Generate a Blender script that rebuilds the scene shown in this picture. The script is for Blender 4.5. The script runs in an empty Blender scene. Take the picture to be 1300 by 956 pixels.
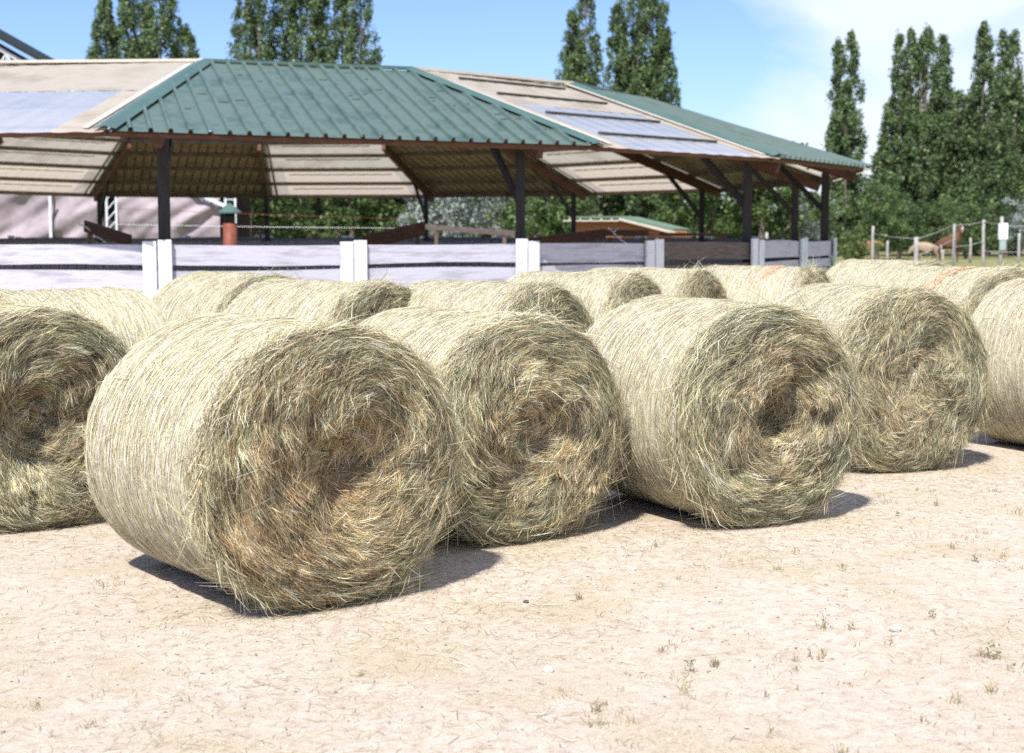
import bpy, bmesh, math, random
import numpy as np
from mathutils import Vector, Matrix
R_ = math.radians
PI = math.pi
random.seed(7)
sc = bpy.context.scene
col = sc.collection

# ------------------------------------------------------------------ noise
def _h(ix, iy, iz, seed):
    n = (ix.astype(np.int64)*374761393 + iy.astype(np.int64)*668265263 + iz.astype(np.int64)*2147483647 + seed*1274126177) & 0xffffffff
    n = ((n ^ (n >> 13))*1274126177) & 0xffffffff
    n = (n ^ (n >> 16)) & 0xffffffff
    return n/4294967295.0
def vnoise(x, y, z=0.0, seed=0):
    x = np.asarray(x, float); y = np.asarray(y, float)+0*x; z = np.asarray(z, float)+0*x
    ix = np.floor(x); iy = np.floor(y); iz = np.floor(z)
    fx, fy, fz = x-ix, y-iy, z-iz
    fx = fx*fx*(3-2*fx); fy = fy*fy*(3-2*fy); fz = fz*fz*(3-2*fz)
    r = 0
    for a in (0, 1):
        for b in (0, 1):
            for c in (0, 1):
                w = (fx if a else 1-fx)*(fy if b else 1-fy)*(fz if c else 1-fz)
                r = r + w*_h(ix+a, iy+b, iz+c, seed)
    return r*2-1
def fbm(x, y, z=0.0, seed=0, o=4):
    s, a, t = 0, 1.0, 0
    for i in range(o):
        s = s + a*vnoise(np.asarray(x)*2**i, np.asarray(y)*2**i, np.asarray(z)*2**i, seed+i*17); t += a; a *= .5
    return s/t

# ------------------------------------------------------------------ materials
def new_mat(name):
    m = bpy.data.materials.new(name); m.use_nodes = True
    nt = m.node_tree; nt.nodes.clear()
    out = nt.nodes.new('ShaderNodeOutputMaterial')
    return m, nt, out
def N(nt, t, **kw):
    n = nt.nodes.new(t)
    for k, v in kw.items():
        if k in n.inputs: n.inputs[k].default_value = v
        else: setattr(n, k, v)
    return n
def ramp(nt, fac, stops):
    r = nt.nodes.new('ShaderNodeValToRGB')
    e = r.color_ramp.elements
    while len(e) < len(stops): e.new(.5)
    for i, (p, c) in enumerate(stops):
        e[i].position = p; e[i].color = (c[0], c[1], c[2], 1)
    nt.links.new(fac, r.inputs[0]); return r
def noisy(name, c1, c2, scale=4, rough=.7, bump=.2, detail=6, stretch=(1, 1, 1), metal=0, bscale=None, spec=.3, c3=None, transl=0.0, bdist=.01):
    m, nt, out = new_mat(name)
    tc = N(nt, 'ShaderNodeTexCoord'); mp = N(nt, 'ShaderNodeMapping'); mp.inputs['Scale'].default_value = stretch
    nt.links.new(tc.outputs['Object'], mp.inputs[0])
    no = N(nt, 'ShaderNodeTexNoise', Scale=scale, Detail=detail, Roughness=.62)
    nt.links.new(mp.outputs[0], no.inputs['Vector'])
    st = [(.3, c1), (.7, c2)] if c3 is None else [(.3, c1), (.52, c2), (.72, c3)]
    r = ramp(nt, no.outputs['Fac'], st)
    b = N(nt, 'ShaderNodeBsdfPrincipled', Roughness=rough, Metallic=metal)
    b.inputs['Specular IOR Level'].default_value = spec
    nt.links.new(r.outputs[0], b.inputs['Base Color'])
    if bump:
        n2 = N(nt, 'ShaderNodeTexNoise', Scale=bscale or scale*6, Detail=5)
        nt.links.new(mp.outputs[0], n2.inputs['Vector'])
        bp = N(nt, 'ShaderNodeBump', Strength=bump, Distance=bdist)
        nt.links.new(n2.outputs['Fac'], bp.inputs['Height']); nt.links.new(bp.outputs[0], b.inputs['Normal'])
    sh = b.outputs[0]
    if transl:
        tr = N(nt, 'ShaderNodeBsdfTranslucent'); nt.links.new(r.outputs[0], tr.inputs[0])
        mx = N(nt, 'ShaderNodeMixShader'); mx.inputs[0].default_value = transl
        nt.links.new(sh, mx.inputs[1]); nt.links.new(tr.outputs[0], mx.inputs[2]); sh = mx.outputs[0]
    nt.links.new(sh, out.inputs[0])
    return m
def strand_mat(name, transl=.25, rough=.55, mul=(1, 1, 1)):
    m, nt, out = new_mat(name)
    at = N(nt, 'ShaderNodeAttribute', attribute_name='col')
    mm = N(nt, 'ShaderNodeMix', data_type='RGBA', blend_type='MULTIPLY'); mm.inputs[0].default_value = 1
    nt.links.new(at.outputs['Color'], mm.inputs[6]); mm.inputs[7].default_value = (*mul, 1)
    b = N(nt, 'ShaderNodeBsdfPrincipled', Roughness=rough); b.inputs['Specular IOR Level'].default_value = .35
    tr = N(nt, 'ShaderNodeBsdfTranslucent')
    nt.links.new(mm.outputs[2], b.inputs['Base Color']); nt.links.new(mm.outputs[2], tr.inputs[0])
    mx = N(nt, 'ShaderNodeMixShader'); mx.inputs[0].default_value = transl
    nt.links.new(b.outputs[0], mx.inputs[1]); nt.links.new(tr.outputs[0], mx.inputs[2]); nt.links.new(mx.outputs[0], out.inputs[0])
    return m

M = {}
M['strand'] = strand_mat('hay_strand')
M['net'] = noisy('net_thread', (.8, .77, .78), (.86, .82, .84), rough=.4, bump=0, transl=.2)
M['red_straw'] = noisy('red_spray', (.72, .30, .19), (.80, .50, .34), scale=40, bump=0)
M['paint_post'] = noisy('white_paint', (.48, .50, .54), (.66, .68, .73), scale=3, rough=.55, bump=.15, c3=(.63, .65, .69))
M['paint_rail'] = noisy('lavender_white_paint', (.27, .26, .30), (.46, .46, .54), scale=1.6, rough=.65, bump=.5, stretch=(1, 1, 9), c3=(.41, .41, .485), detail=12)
M['old_wood'] = noisy('weathered_wood', (.07, .055, .05), (.17, .14, .13), scale=5, stretch=(1, 1, 6), rough=.85, bump=.4)
M['grey_planks'] = noisy('grey_planks', (.10, .10, .11), (.21, .2, .21), scale=4, stretch=(6, 6, 1), rough=.85, bump=.4)
M['post_dark'] = noisy('dark_stained_post', (.012, .011, .012), (.035, .03, .03), scale=6, stretch=(6, 6, .6), rough=.6, bump=.3)
M['beam'] = noisy('red_brown_timber', (.055, .025, .016), (.13, .056, .034), scale=3, rough=.65, bump=.25, stretch=(2, 2, 5))
M['purlin'] = noisy('grey_brown_timber', (.09, .06, .04), (.2, .15, .1), scale=3, rough=.8, bump=.2)
M['green_top'] = noisy('green_painted_steel', (.050, .088, .073), (.098, .142, .124), scale=1.6, rough=.45, bump=.04, spec=.4, c3=(.066, .108, .092))
M['under'] = noisy('bare_steel_underside', (.09, .058, .05), (.25, .18, .155), scale=2.2, rough=.5, bump=.05, c3=(.16, .11, .095))
M['cap'] = noisy('green_flashing', (.055, .105, .09), (.08, .14, .12), scale=2, rough=.4, bump=0, spec=.5)
def sky_panel_mat():
    m = noisy('clear_fibreglass_painted_sky', (.40, .46, .57), (.52, .57, .66), scale=1.3, rough=.22, bump=.03, c3=(.46, .52, .62), transl=.42, detail=9, spec=.8)  # sky reflection is put into the blue base colour
    for n in m.node_tree.nodes:
        if n.type == 'BSDF_TRANSLUCENT':
            for l in list(n.inputs[0].links): m.node_tree.links.remove(l)
            n.inputs[0].default_value = (.80, .68, .55, 1)
    return m
def pale_mat(name, c1, c2, c3, tr, rough):
    return noisy(name, c1, c2, scale=1.1, rough=rough, bump=.05, c3=c3, transl=tr, detail=9)
M['pale'] = pale_mat('weathered_fibreglass', (.40, .34, .28), (.58, .53, .46), (.50, .45, .385), .45, .6)
M['sky_panel'] = sky_panel_mat()
M['flash'] = noisy('pale_flashing', (.45, .41, .34), (.56, .51, .44), scale=3, rough=.6, bump=0)
M['batten'] = noisy('dark_batten', (.05, .045, .035), (.11, .1, .075), scale=5, bump=.1)
M['steel'] = noisy('galvanised_steel', (.55, .58, .62), (.7, .73, .78), scale=5, rough=.5, bump=0)
M['hall_roof'] = noisy('hall_roof_green', (.010, .016, .013), (.018, .026, .02), bump=0)
M['hall_in'] = noisy('hall_lining', (.04, .03, .025), (.08, .055, .045), bump=0)
M['tarp'] = noisy('pink_grey_tarpaulin', (.27, .22, .24), (.42, .36, .38), scale=1.5, rough=.6, bump=.0, transl=.1)
M['rust'] = noisy('rust_red_metal', (.15, .04, .025), (.23, .07, .045), scale=7, rough=.6, bump=.1)
M['black'] = noisy('black_metal', (.015, .015, .015), (.03, .03, .03), rough=.5, bump=0)
M['white'] = noisy('white_plastic', (.8, .82, .83), (.85, .86, .87), rough=.4, bump=0)
M['rope'] = noisy('white_rope', (.7, .7, .7), (.8, .8, .8), rough=.7, bump=0)
M['wire'] = noisy('fence_wire', (.35, .35, .35), (.5, .5, .5), rough=.5, bump=0)
M['shed'] = noisy('orange_brown_boards', (.33, .13, .05), (.46, .2, .09), scale=5, stretch=(1, 1, 6), bump=.3)
M['shed_roof'] = noisy('shed_roofing_felt', (.09, .15, .10), (.14, .2, .14), bump=.1)
M['fpost'] = noisy('bleached_post', (.27, .25, .24), (.44, .42, .40), scale=9, stretch=(2, 2, .5), rough=.85, bump=.4)
M['stone'] = noisy('pale_stone', (.38, .35, .31), (.60, .57, .53), scale=30, rough=.85, bump=.5)
M['trunk'] = noisy('bark', (.08, .065, .05), (.2, .17, .14), scale=3, stretch=(4, 4, 1), rough=.9, bump=.6)
M['leaf_poplar'] = strand_mat('poplar_leaf', .32, .45)
M['weed'] = strand_mat('weed_leaf', .25, .5)

# hay core: streaked surface under the modelled stalks
def hay_core_mat(name, side):
    m, nt, out = new_mat(name)
    tc = N(nt, 'ShaderNodeTexCoord')
    uv = N(nt, 'ShaderNodeAttribute', attribute_name='flow')
    mp = N(nt, 'ShaderNodeMapping'); mp.inputs['Scale'].default_value = (9, 220, 1)
    nt.links.new(uv.outputs['Vector'], mp.inputs[0])
    no = N(nt, 'ShaderNodeTexNoise', Scale=1.0, Detail=6, Roughness=.7, Distortion=.6)
    nt.links.new(mp.outputs[0], no.inputs['Vector'])
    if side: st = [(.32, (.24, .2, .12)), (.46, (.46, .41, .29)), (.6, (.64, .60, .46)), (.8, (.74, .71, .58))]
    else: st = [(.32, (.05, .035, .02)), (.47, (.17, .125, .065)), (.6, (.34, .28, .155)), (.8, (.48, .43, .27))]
    r = ramp(nt, no.outputs['Fac'], st)
    b = N(nt, 'ShaderNodeBsdfPrincipled', Roughness=.8); b.inputs['Specular IOR Level'].default_value = .15
    nt.links.new(r.outputs[0], b.inputs['Base Color'])
    bp = N(nt, 'ShaderNodeBump', Strength=.8, Distance=.006)
    nt.links.new(no.outputs['Fac'], bp.inputs['Height']); nt.links.new(bp.outputs[0], b.inputs['Normal'])
    nt.links.new(b.outputs[0], out.inputs[0]); return m
M['core_face'] = hay_core_mat('hay_end', False)
M['core_side'] = hay_core_mat('hay_side', True)

# ground: pale sandy dirt with trampled straw, dry grass further off
def ground_mat():
    m, nt, out = new_mat('sandy_ground')
    tc = N(nt, 'ShaderNodeTexCoord')
    def noise(scale, det=8, rough=.6, st=None):
        n = N(nt, 'ShaderNodeTexNoise', Scale=scale, Detail=det, Roughness=rough)
        if st:
            mp = N(nt, 'ShaderNodeMapping'); mp.inputs['Scale'].default_value = st; mp.inputs['Rotation'].default_value = (0, 0, .5)
            nt.links.new(tc.outputs['Object'], mp.inputs[0]); nt.links.new(mp.outputs[0], n.inputs['Vector'])
        else: nt.links.new(tc.outputs['Object'], n.inputs['Vector'])
        return n
    n1 = noise(1.3); n2 = noise(15, 14, .85); n3 = noise(130, 6, .75)
    base = ramp(nt, n2.outputs['Fac'], [(.28, (.23, .165, .115)), (.38, (.38, .305, .235)), (.50, (.52, .445, .37)), (.72, (.61, .55, .48))])
    straw = ramp(nt, n3.outputs['Fac'], [(.32, (.17, .125, .07)), (.48, (.43, .36, .24)), (.7, (.56, .50, .37))])
    mk = ramp(nt, n1.outputs['Fac'], [(.47, (0, 0, 0)), (.66, (.75, .75, .75))])
    mx = N(nt, 'ShaderNodeMix', data_type='RGBA'); nt.links.new(mk.outputs[0], mx.inputs[0])
    nt.links.new(base.outputs[0], mx.inputs[6]); nt.links.new(straw.outputs[0], mx.inputs[7])
    grit = ramp(nt, n3.outputs['Fac'], [(.34, (.45, .42, .40)), (.45, (1, 1, 1)), (.62, (1, 1, 1)), (.7, (1.25, 1.24, 1.22))])
    gm = N(nt, 'ShaderNodeMix', data_type='RGBA', blend_type='MULTIPLY'); gm.inputs[0].default_value = .8
    nt.links.new(mx.outputs[2], gm.inputs[6]); nt.links.new(grit.outputs[0], gm.inputs[7]); mx = gm
    # far: dry grass
    sx = N(nt, 'ShaderNodeSeparateXYZ'); nt.links.new(tc.outputs['Object'], sx.inputs[0])
    nf = noise(.15)
    ad = N(nt, 'ShaderNodeMath', operation='MULTIPLY_ADD'); nt.links.new(nf.outputs['Fac'], ad.inputs[0]); ad.inputs[1].default_value = 10; nt.links.new(sx.outputs['Y'], ad.inputs[2])
    mr = N(nt, 'ShaderNodeMapRange'); mr.inputs['From Min'].default_value = 22; mr.inputs['From Max'].default_value = 34
    nt.links.new(ad.outputs[0], mr.inputs[0])
    ng = noise(2.5, 8, .7)
    gr = ramp(nt, ng.outputs['Fac'], [(.3, (.10, .12, .045)), (.5, (.20, .20, .09)), (.7, (.33, .29, .16))])
    m2 = N(nt, 'ShaderNodeMix', data_type='RGBA'); nt.links.new(mr.outputs[0], m2.inputs[0])
    nt.links.new(mx.outputs[2], m2.inputs[6]); nt.links.new(gr.outputs[0], m2.inputs[7])
    b = N(nt, 'ShaderNodeBsdfPrincipled', Roughness=.95); b.inputs['Specular IOR Level'].default_value = .1
    nt.links.new(m2.outputs[2], b.inputs['Base Color'])
    a2 = N(nt, 'ShaderNodeMath', operation='ADD'); nt.links.new(n2.outputs['Fac'], a2.inputs[0]); nt.links.new(n3.outputs['Fac'], a2.inputs[1])
    bp = N(nt, 'ShaderNodeBump', Strength=.8, Distance=.006); nt.links.new(a2.outputs[0], bp.inputs['Height']); nt.links.new(bp.outputs[0], b.inputs['Normal'])
    nt.links.new(b.outputs[0], out.inputs[0]); return m
M['ground'] = ground_mat()

# ------------------------------------------------------------------ object helpers
def tag(o, label=None, cat=None, group=None, kind=None):
    if label: o['label'] = label
    if cat: o['category'] = cat
    if group: o['group'] = group
    if kind: o['kind'] = kind
    return o
def empty(name, loc=(0, 0, 0), rz=0, **k):
    o = bpy.data.objects.new(name, None); col.objects.link(o); o.location = loc; o.rotation_euler = (0, 0, rz)
    o.empty_display_size = .2
    return tag(o, **k)
def link(name, me, parent=None, mats=(), smooth=False):
    o = bpy.data.objects.new(name, me); col.objects.link(o)
    for m in mats: me.materials.append(m)
    if parent: o.parent = parent
    if smooth: me.polygons.foreach_set('use_smooth', [True]*len(me.polygons))
    return o
def quads_mesh(name, V, F, colors=None):
    """V (n,3), F (m,4) arrays -> mesh; colors per vertex (n,3)"""
    me = bpy.data.meshes.new(name)
    V = np.ascontiguousarray(V, dtype=np.float32); F = np.ascontiguousarray(F, dtype=np.int32)
    me.vertices.add(len(V)); me.vertices.foreach_set('co', V.ravel())
    me.loops.add(F.size); me.loops.foreach_set('vertex_index', F.ravel())
    me.polygons.add(len(F)); k = F.shape[1]
    me.polygons.foreach_set('loop_start', np.arange(0, F.size, k, dtype=np.int32))
    me.polygons.foreach_set('loop_total', np.full(len(F), k, dtype=np.int32))
    me.update(calc_edges=True)
    if colors is not None:
        a = me.attributes.new('col', 'FLOAT_COLOR', 'POINT')
        c = np.ones((len(V), 4), np.float32); c[:, :3] = colors; a.data.foreach_set('color', c.ravel())
    return me
class MB:
    def __init__(s): s.v = []; s.f = []
    def add(s, vs, fs):
        b = len(s.v); s.v += [tuple(p) for p in vs]; s.f += [tuple(i+b for i in f) for f in fs]; return s
    def box(s, x0, x1, y0, y1, z0, z1):
        return s.add([(x, y, z) for x in (x0, x1) for y in (y0, y1) for z in (z0, z1)],
                     [(0, 1, 3, 2), (4, 6, 7, 5), (0, 4, 5, 1), (2, 3, 7, 6), (0, 2, 6, 4), (1, 5, 7, 3)])
    def beam(s, p, q, w, h, up=(0, 0, 1), taper=1):
        p = Vector(p); q = Vector(q); d = (q-p).normalized(); u = Vector(up)
        a = d.cross(u)
        if a.length < 1e-4: a = d.cross(Vector((1, 0, 0)))
        a.normalize(); u = a.cross(d).normalized()
        vs = []
        for c, t in ((p, 1), (q, taper)):
            for i, j in ((-1, -1), (1, -1), (1, 1), (-1, 1)): vs.append(c+a*(i*w/2*t)+u*(j*h/2*t))
        return s.add(vs, [(0, 3, 2, 1), (4, 5, 6, 7), (0, 1, 5, 4), (1, 2, 6, 5), (2, 3, 7, 6), (3, 0, 4, 7)])
    def tube(s, pts, rad, n=7):
        pts = [Vector(p) for p in pts]; vs = []; fs = []
        rr = rad if isinstance(rad, (list, tuple)) else [rad]*len(pts)
        for i, p in enumerate(pts):
            d = (pts[min(i+1, len(pts)-1)]-pts[max(i-1, 0)]).normalized()
            a = d.cross(Vector((.3, .1, 1))); a = a if a.length > .05 else d.cross(Vector((1, 0, 0))); a.normalize(); b = d.cross(a)
            for k in range(n): vs.append(p+(a*math.cos(2*PI*k/n)+b*math.sin(2*PI*k/n))*rr[i])
        for i in range(len(pts)-1):
            for k in range(n): fs.append((i*n+k, i*n+(k+1) % n, (i+1)*n+(k+1) % n, (i+1)*n+k))
        fs.append(tuple(range(n))[::-1]); fs.append(tuple((len(pts)-1)*n+k for k in range(n)))
        return s.add(vs, fs)
    def build(s, name, mat, parent=None, smooth=False, bevel=0):
        me = bpy.data.meshes.new(name); me.from_pydata(s.v, [], s.f); me.update()
        o = link(name, me, parent, [mat], smooth)
        if bevel:
            b = o.modifiers.new('bevel', 'BEVEL'); b.width = bevel; b.segments = 2; b.limit_method = 'ANGLE'
        return o

# ------------------------------------------------------------------ hay bales
PALE = np.array([(.74, .70, .53), (.69, .64, .42), (.57, .60, .36), (.60, .52, .31), (.46, .40, .36), (.84, .81, .70), (.32, .24, .13)])
FACE = np.array([(.66, .60, .39), (.44, .45, .27), (.20, .205, .12), (.41, .285, .15), (.59, .47, .275), (.09, .07, .045), (.82, .77, .60)])
def ribbons(rng, P, T, Nn, L, W, curve, colors, lift_end=0.0, bend=.05):
    """curved two-quad ribbons; curve (n,3) = quadratic offset vector at both ends"""
    n = len(P)
    B = np.cross(Nn, T); B /= np.linalg.norm(B, axis=1, keepdims=True)+1e-9
    a = rng.uniform(-.9, .9, n)[:, None]
    Wd = B*np.cos(a)+Nn*np.sin(a)
    bb = rng.normal(0, bend, n)[:, None]
    V = np.empty((n, 8, 3))
    for i, s in enumerate((-.5, -.17, .17, .5)):
        c = P + T*(s*L)[:, None] + curve*(s*s*4) + (B*bb+Nn*lift_end)*(L[:, None]*s*s*4)
        w = (W*(1.0 if i in (1, 2) else .35))[:, None]/2
        V[:, 2*i] = c-Wd*w; V[:, 2*i+1] = c+Wd*w
    F = np.array([(0, 1, 3, 2), (2, 3, 5, 4), (4, 5, 7, 6)])[None]+(np.arange(n)*8)[:, None, None]
    return V.reshape(-1, 3), F.reshape(-1, 4), np.repeat(colors, 8, axis=0)

RB, LB, CZ = .635, 1.2, .607
def bale_meshes(v, seed, hollow, hs, hu, hv, fold, brown, green, nface=62000, nside=44000, swirl=1.0):
    rng = np.random.default_rng(seed)
    def hfun(x, z):
        r = np.sqrt(x*x+z*z)/RB
        wx = x+.07*fbm(x*4, z*4, 0, seed+1, 3); wz = z+.07*fbm(x*4, z*4, 3.3, seed+2, 3)
        f1 = 1-np.abs(fbm(wx*3.6, wz*3.6, 7.7, seed+3, 3))*3.0
        f2 = fbm(wx*11, wz*11, 1.1, seed+4, 3)
        mid = np.clip(1-r, 0, 1)**.6
        g = np.exp(-(((x-hu)**2+(z-hv)**2)/hs**2))
        g2 = np.exp(-(((x-hu-.12)**2+(z-hv-.18)**2)/(hs*.6)**2))
        h = .05*(1-r*r) + fold*mid*(.55*f1+.35*f2) - hollow*g - hollow*.35*g2
        h += .010*np.sin(r*52+fbm(x*5, z*5, 0, seed+5, 2)*7)*np.clip(r*1.6-.3, 0, 1)
        h -= .075*np.clip((r-.84)/.16, 0, 1.2)**2
        return h
    def rad(a, y):
        # radius of the side surface at angle a and axial y
        return RB*(1+.018*vnoise(np.cos(a)*1.3, np.sin(a)*1.3, y*1.5, seed+9)) + .009*vnoise(np.cos(a)*3, np.sin(a)*3, y*14, seed+10) - .035*np.clip((np.abs(y)-LB/2+.07)/.07, 0, 1)**2
    # --- end face (towards -Y) and back end
    nr, na = 70, 200
    rr = np.linspace(0, 1, nr)**.8; aa = np.linspace(0, 2*PI, na, endpoint=False)
    Rg, Ag = np.meshgrid(rr, aa, indexing='ij')
    def endcap(sign):
        edge = rad(Ag, sign*LB/2*np.ones_like(Ag))
        x = Rg*edge*np.cos(Ag); z = Rg*edge*np.sin(Ag)
        h = hfun(x, z) if sign < 0 else .04*(1-Rg**2)+.03*fbm(x*5, z*5, 0, seed+30, 3)-.05*np.clip((Rg-.85)/.15, 0, 1)**2
        return np.stack([x, sign*(LB/2+h), z], -1).reshape(-1, 3)
    idx = np.arange(nr*na).reshape(nr, na)
    F = np.stack([idx[:-1], np.roll(idx, -1, 1)[:-1], np.roll(idx, -1, 1)[1:], idx[1:]], -1).reshape(-1, 4)
    V1 = endcap(-1); V2 = endcap(1)
    flow1 = np.stack([Ag*Rg*.5+.3*fbm(V1[:, 0]*4, V1[:, 2]*4, 0, seed+12, 3).reshape(nr, na), Rg*.6+.05*fbm(V1[:, 0]*5, V1[:, 2]*5, 2, seed+13, 3).reshape(nr, na), 0*Rg], -1).reshape(-1, 3)
    # --- side surface
    ny = 60; ys = np.linspace(-LB/2, LB/2, ny); ns = 220
    Yg, A2 = np.meshgrid(ys, np.linspace(0, 2*PI, ns, endpoint=False), indexing='ij')
    r2 = rad(A2, Yg); h0 = hfun(np.cos(A2)*RB, np.sin(A2)*RB)
    V3 = np.stack([r2*np.cos(A2), np.clip(Yg, -LB/2-np.minimum(h0, 0)*1.0+.0, 9), r2*np.sin(A2)], -1)
    V3[0, :, 1] = V1.reshape(nr, na, 3)[-1, :, 1][(np.arange(ns)*na//ns)]
    V3 = V3.reshape(-1, 3)
    id3 = np.arange(ny*ns).reshape(ny, ns)
    F3 = np.stack([id3[:-1], id3[1:], np.roll(id3, -1, 1)[1:], np.roll(id3, -1, 1)[:-1]], -1).reshape(-1, 4)
    flow3 = np.stack([A2*RB, Yg, 0*Yg], -1).reshape(-1, 3)
    def finish(V):
        V = V.copy(); V[:, 2] += CZ
        low = V[:, 2] < .012
        V[low, 2] = .012*np.exp((V[low, 2]-.012)/.03)
        return V
    def core(nm, Vs, Fs, fl, mat):
        me = quads_mesh(nm, finish(Vs), Fs); a = me.attributes.new('flow', 'FLOAT_VECTOR', 'POINT'); a.data.foreach_set('vector', fl.astype(np.float32).ravel())
        me.polygons.foreach_set('use_smooth', [True]*len(me.polygons)); me.materials.append(mat); return me
    out = {}
    out['hay_end'] = (V1, F[:, ::-1], flow1)
    # strands on the face
    per = 20; nc = nface//per; n = nc*per
    rc = RB*np.sqrt(rng.uniform(0, 1, nc))*.995; ac = rng.uniform(0, 2*PI, nc)
    xc, zc = rc*np.cos(ac), rc*np.sin(ac)
    rotc = swirl*np.clip(1.05-rc/RB, 0, 1)*3.4*fbm(xc*2.6, zc*2.6, 5, seed+20, 3) + rng.normal(0, 1, nc)*(.05+.40*np.clip(1-rc/RB, 0, 1)**1.3)
    liftc = np.abs(rng.normal(0, .009, nc)); tonec = rng.uniform(.34, 1.5, nc)*(1+.35*fbm(xc*6, zc*6, 2, seed+22, 2)); pc = rng.uniform(size=nc)
    cl = np.repeat(np.arange(nc), per)
    tc_ = ac[cl]+PI/2+rotc[cl]; o1 = rng.normal(0, .028, n); o2 = rng.normal(0, .009, n)
    x = xc[cl]+np.cos(tc_)*o1-np.sin(tc_)*o2; z = zc[cl]+np.sin(tc_)*o1+np.cos(tc_)*o2
    r = np.sqrt(x*x+z*z); kk = np.minimum(1, .995*RB/np.maximum(r, 1e-6)); x *= kk; z *= kk; r *= kk; a = np.arctan2(z, x); e = .004
    h = hfun(x, z); hx = (hfun(x+e, z)-h)/e; hz = (hfun(x, z+e)-h)/e
    hx = np.clip(hx, -2.5, 2.5); hz = np.clip(hz, -2.5, 2.5)
    rn = r/RB
    rot = rotc[cl]+ac[cl]-a + rng.normal(0, 1, n)*np.where(rn > .55, .10, .19) + rng.choice([0, PI], n)
    wild = rng.uniform(size=n) < .03; rot = np.where(wild, rng.uniform(0, 2*PI, n), rot)
    td = a+PI/2+rot
    du, dv = np.cos(td), np.sin(td)
    T = np.stack([du, -(hx*du+hz*dv), dv], -1); T /= np.linalg.norm(T, axis=1, keepdims=True)
    Nn = np.stack([-hx, -np.ones(n), -hz], -1); Nn[:, 0] *= 1; Nn = np.stack([-hx, -np.ones(n), -hz], -1); Nn /= np.linalg.norm(Nn, axis=1, keepdims=True)
    # clip steep wells
    lift = liftc[cl]*rng.uniform(.2, 1, n) + .0015
    fly = rng.uniform(size=n) < .035+.04*(rn > .85)
    lift = np.where(fly, rng.uniform(.01, .03, n), lift)
    T = T + Nn*np.where(fly, rng.normal(0, .4, n), rng.normal(0, .06, n))[:, None]; T /= np.linalg.norm(T, axis=1, keepdims=True)
    P = np.stack([x, -LB/2-h, z], -1)+Nn*lift[:, None]
    L = rng.gamma(5, .022, n)+.025; L = np.where(rn > .85, L*1.15, L)*np.clip(.55+rn*.6, .5, 1.1)
    rad3 = np.stack([np.cos(a), 0*a, np.sin(a)], -1)
    cur = -rad3*(np.clip((L/2)**2/(2*np.maximum(r, .2)), 0, .05)*np.abs(np.cos(rot)))[:, None]
    W = rng.uniform(.0011, .0027, n)
    pk = np.where(rng.uniform(size=n) < .55, pc[cl], rng.uniform(size=n)); patch = fbm(x*3.5, z*3.5, 9, seed+21, 3)
    cen = np.clip(1.15-rn*1.25+patch*.7, 0, 1)
    gsc = np.clip(rn-.25-patch*.6, 0, 1)
    w = np.stack([.9+0*rn, green*(.3+1.3*gsc), green*(.2+.9*gsc), brown*(.15+1.2*cen), .5+.8*cen*brown, .35+0*rn, .5+0*rn], -1)
    w /= w.sum(1, keepdims=True); ci = (np.cumsum(w, 1) < pk[:, None]).sum(1)
    C = FACE[np.clip(ci, 0, 6)]*rng.uniform(.7, 1.25, (n, 1))*tonec[cl][:, None]*(1+rng.normal(0, .04, (n, 3)))
    VA, FA, CA = ribbons(rng, P, T, Nn, L, W, cur, C, bend=.06)
    # rim fringe: stalks that leave the edge of the end face
    n = 2600
    a = np.where(rng.uniform(size=n) < .45, rng.uniform(PI, 2*PI, n), rng.uniform(0, 2*PI, n))
    x, z = np.cos(a), np.sin(a)
    sgn = rng.choice([-1, 1], n)
    T = np.stack([-z*sgn, 0*a, x*sgn], -1)+np.stack([x, 0*x, z], -1)*np.abs(rng.normal(0, .28, n))[:, None]+np.array([0, -1, 0])*rng.normal(.05, .3, n)[:, None]
    T /= np.linalg.norm(T, axis=1, keepdims=True)
    rr_ = RB*rng.uniform(.93, 1.0, n)
    Nn = np.stack([x, -.8+0*x, z], -1); Nn /= np.linalg.norm(Nn, axis=1, keepdims=True)
    P = np.stack([x*rr_, -LB/2-hfun(x*rr_, z*rr_)-rng.uniform(-.02, .02, n), z*rr_], -1)
    L = rng.gamma(5, .032, n)+.03
    C = FACE[rng.choice([0, 1, 2, 4, 6, 5, 3], n, p=[.25, .2, .12, .15, .13, .08, .07])]*rng.uniform(.8, 1.25, (n, 1))
    cur = -np.stack([x, 0*x, z], -1)*((L/2)**2/(2*RB))[:, None]
    VB, FB, CB = ribbons(rng, P+T*(L*.3)[:, None], T, Nn, L, rng.uniform(.0014, .0032, n), cur, C, bend=.14)
    # side stalks, mostly wound round the bale under the net
    n = nside
    a = rng.uniform(0, 2*PI, n); y = rng.uniform(-LB/2+.005, LB/2-.005, n)
    x, z = np.cos(a), np.sin(a)
    k = rng.normal(0, 1, n)*.15+np.where(rng.uniform(size=n) < .10, rng.uniform(-1.2, 1.2, n), 0)
    T = np.stack([-z*np.cos(k), np.sin(k), x*np.cos(k)], -1)
    Nn = np.stack([x, 0*x, z], -1)
    L = rng.gamma(5, .018, n)+.02
    P = Nn*(rad(a, y)+np.abs(rng.normal(0, .0028, n))+.0012)[:, None]; P[:, 1] += y
    T = T+Nn*rng.normal(0, .03, n)[:, None]
    cur = -Nn*((L/2)**2*np.cos(k)**2/(2*RB))[:, None]
    pn = fbm(x*2+y*2, z*2, y*3, seed+40, 3)
    p6 = np.clip(.10-pn*.1, .02, .3)
    pk = rng.uniform(size=n)
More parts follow.
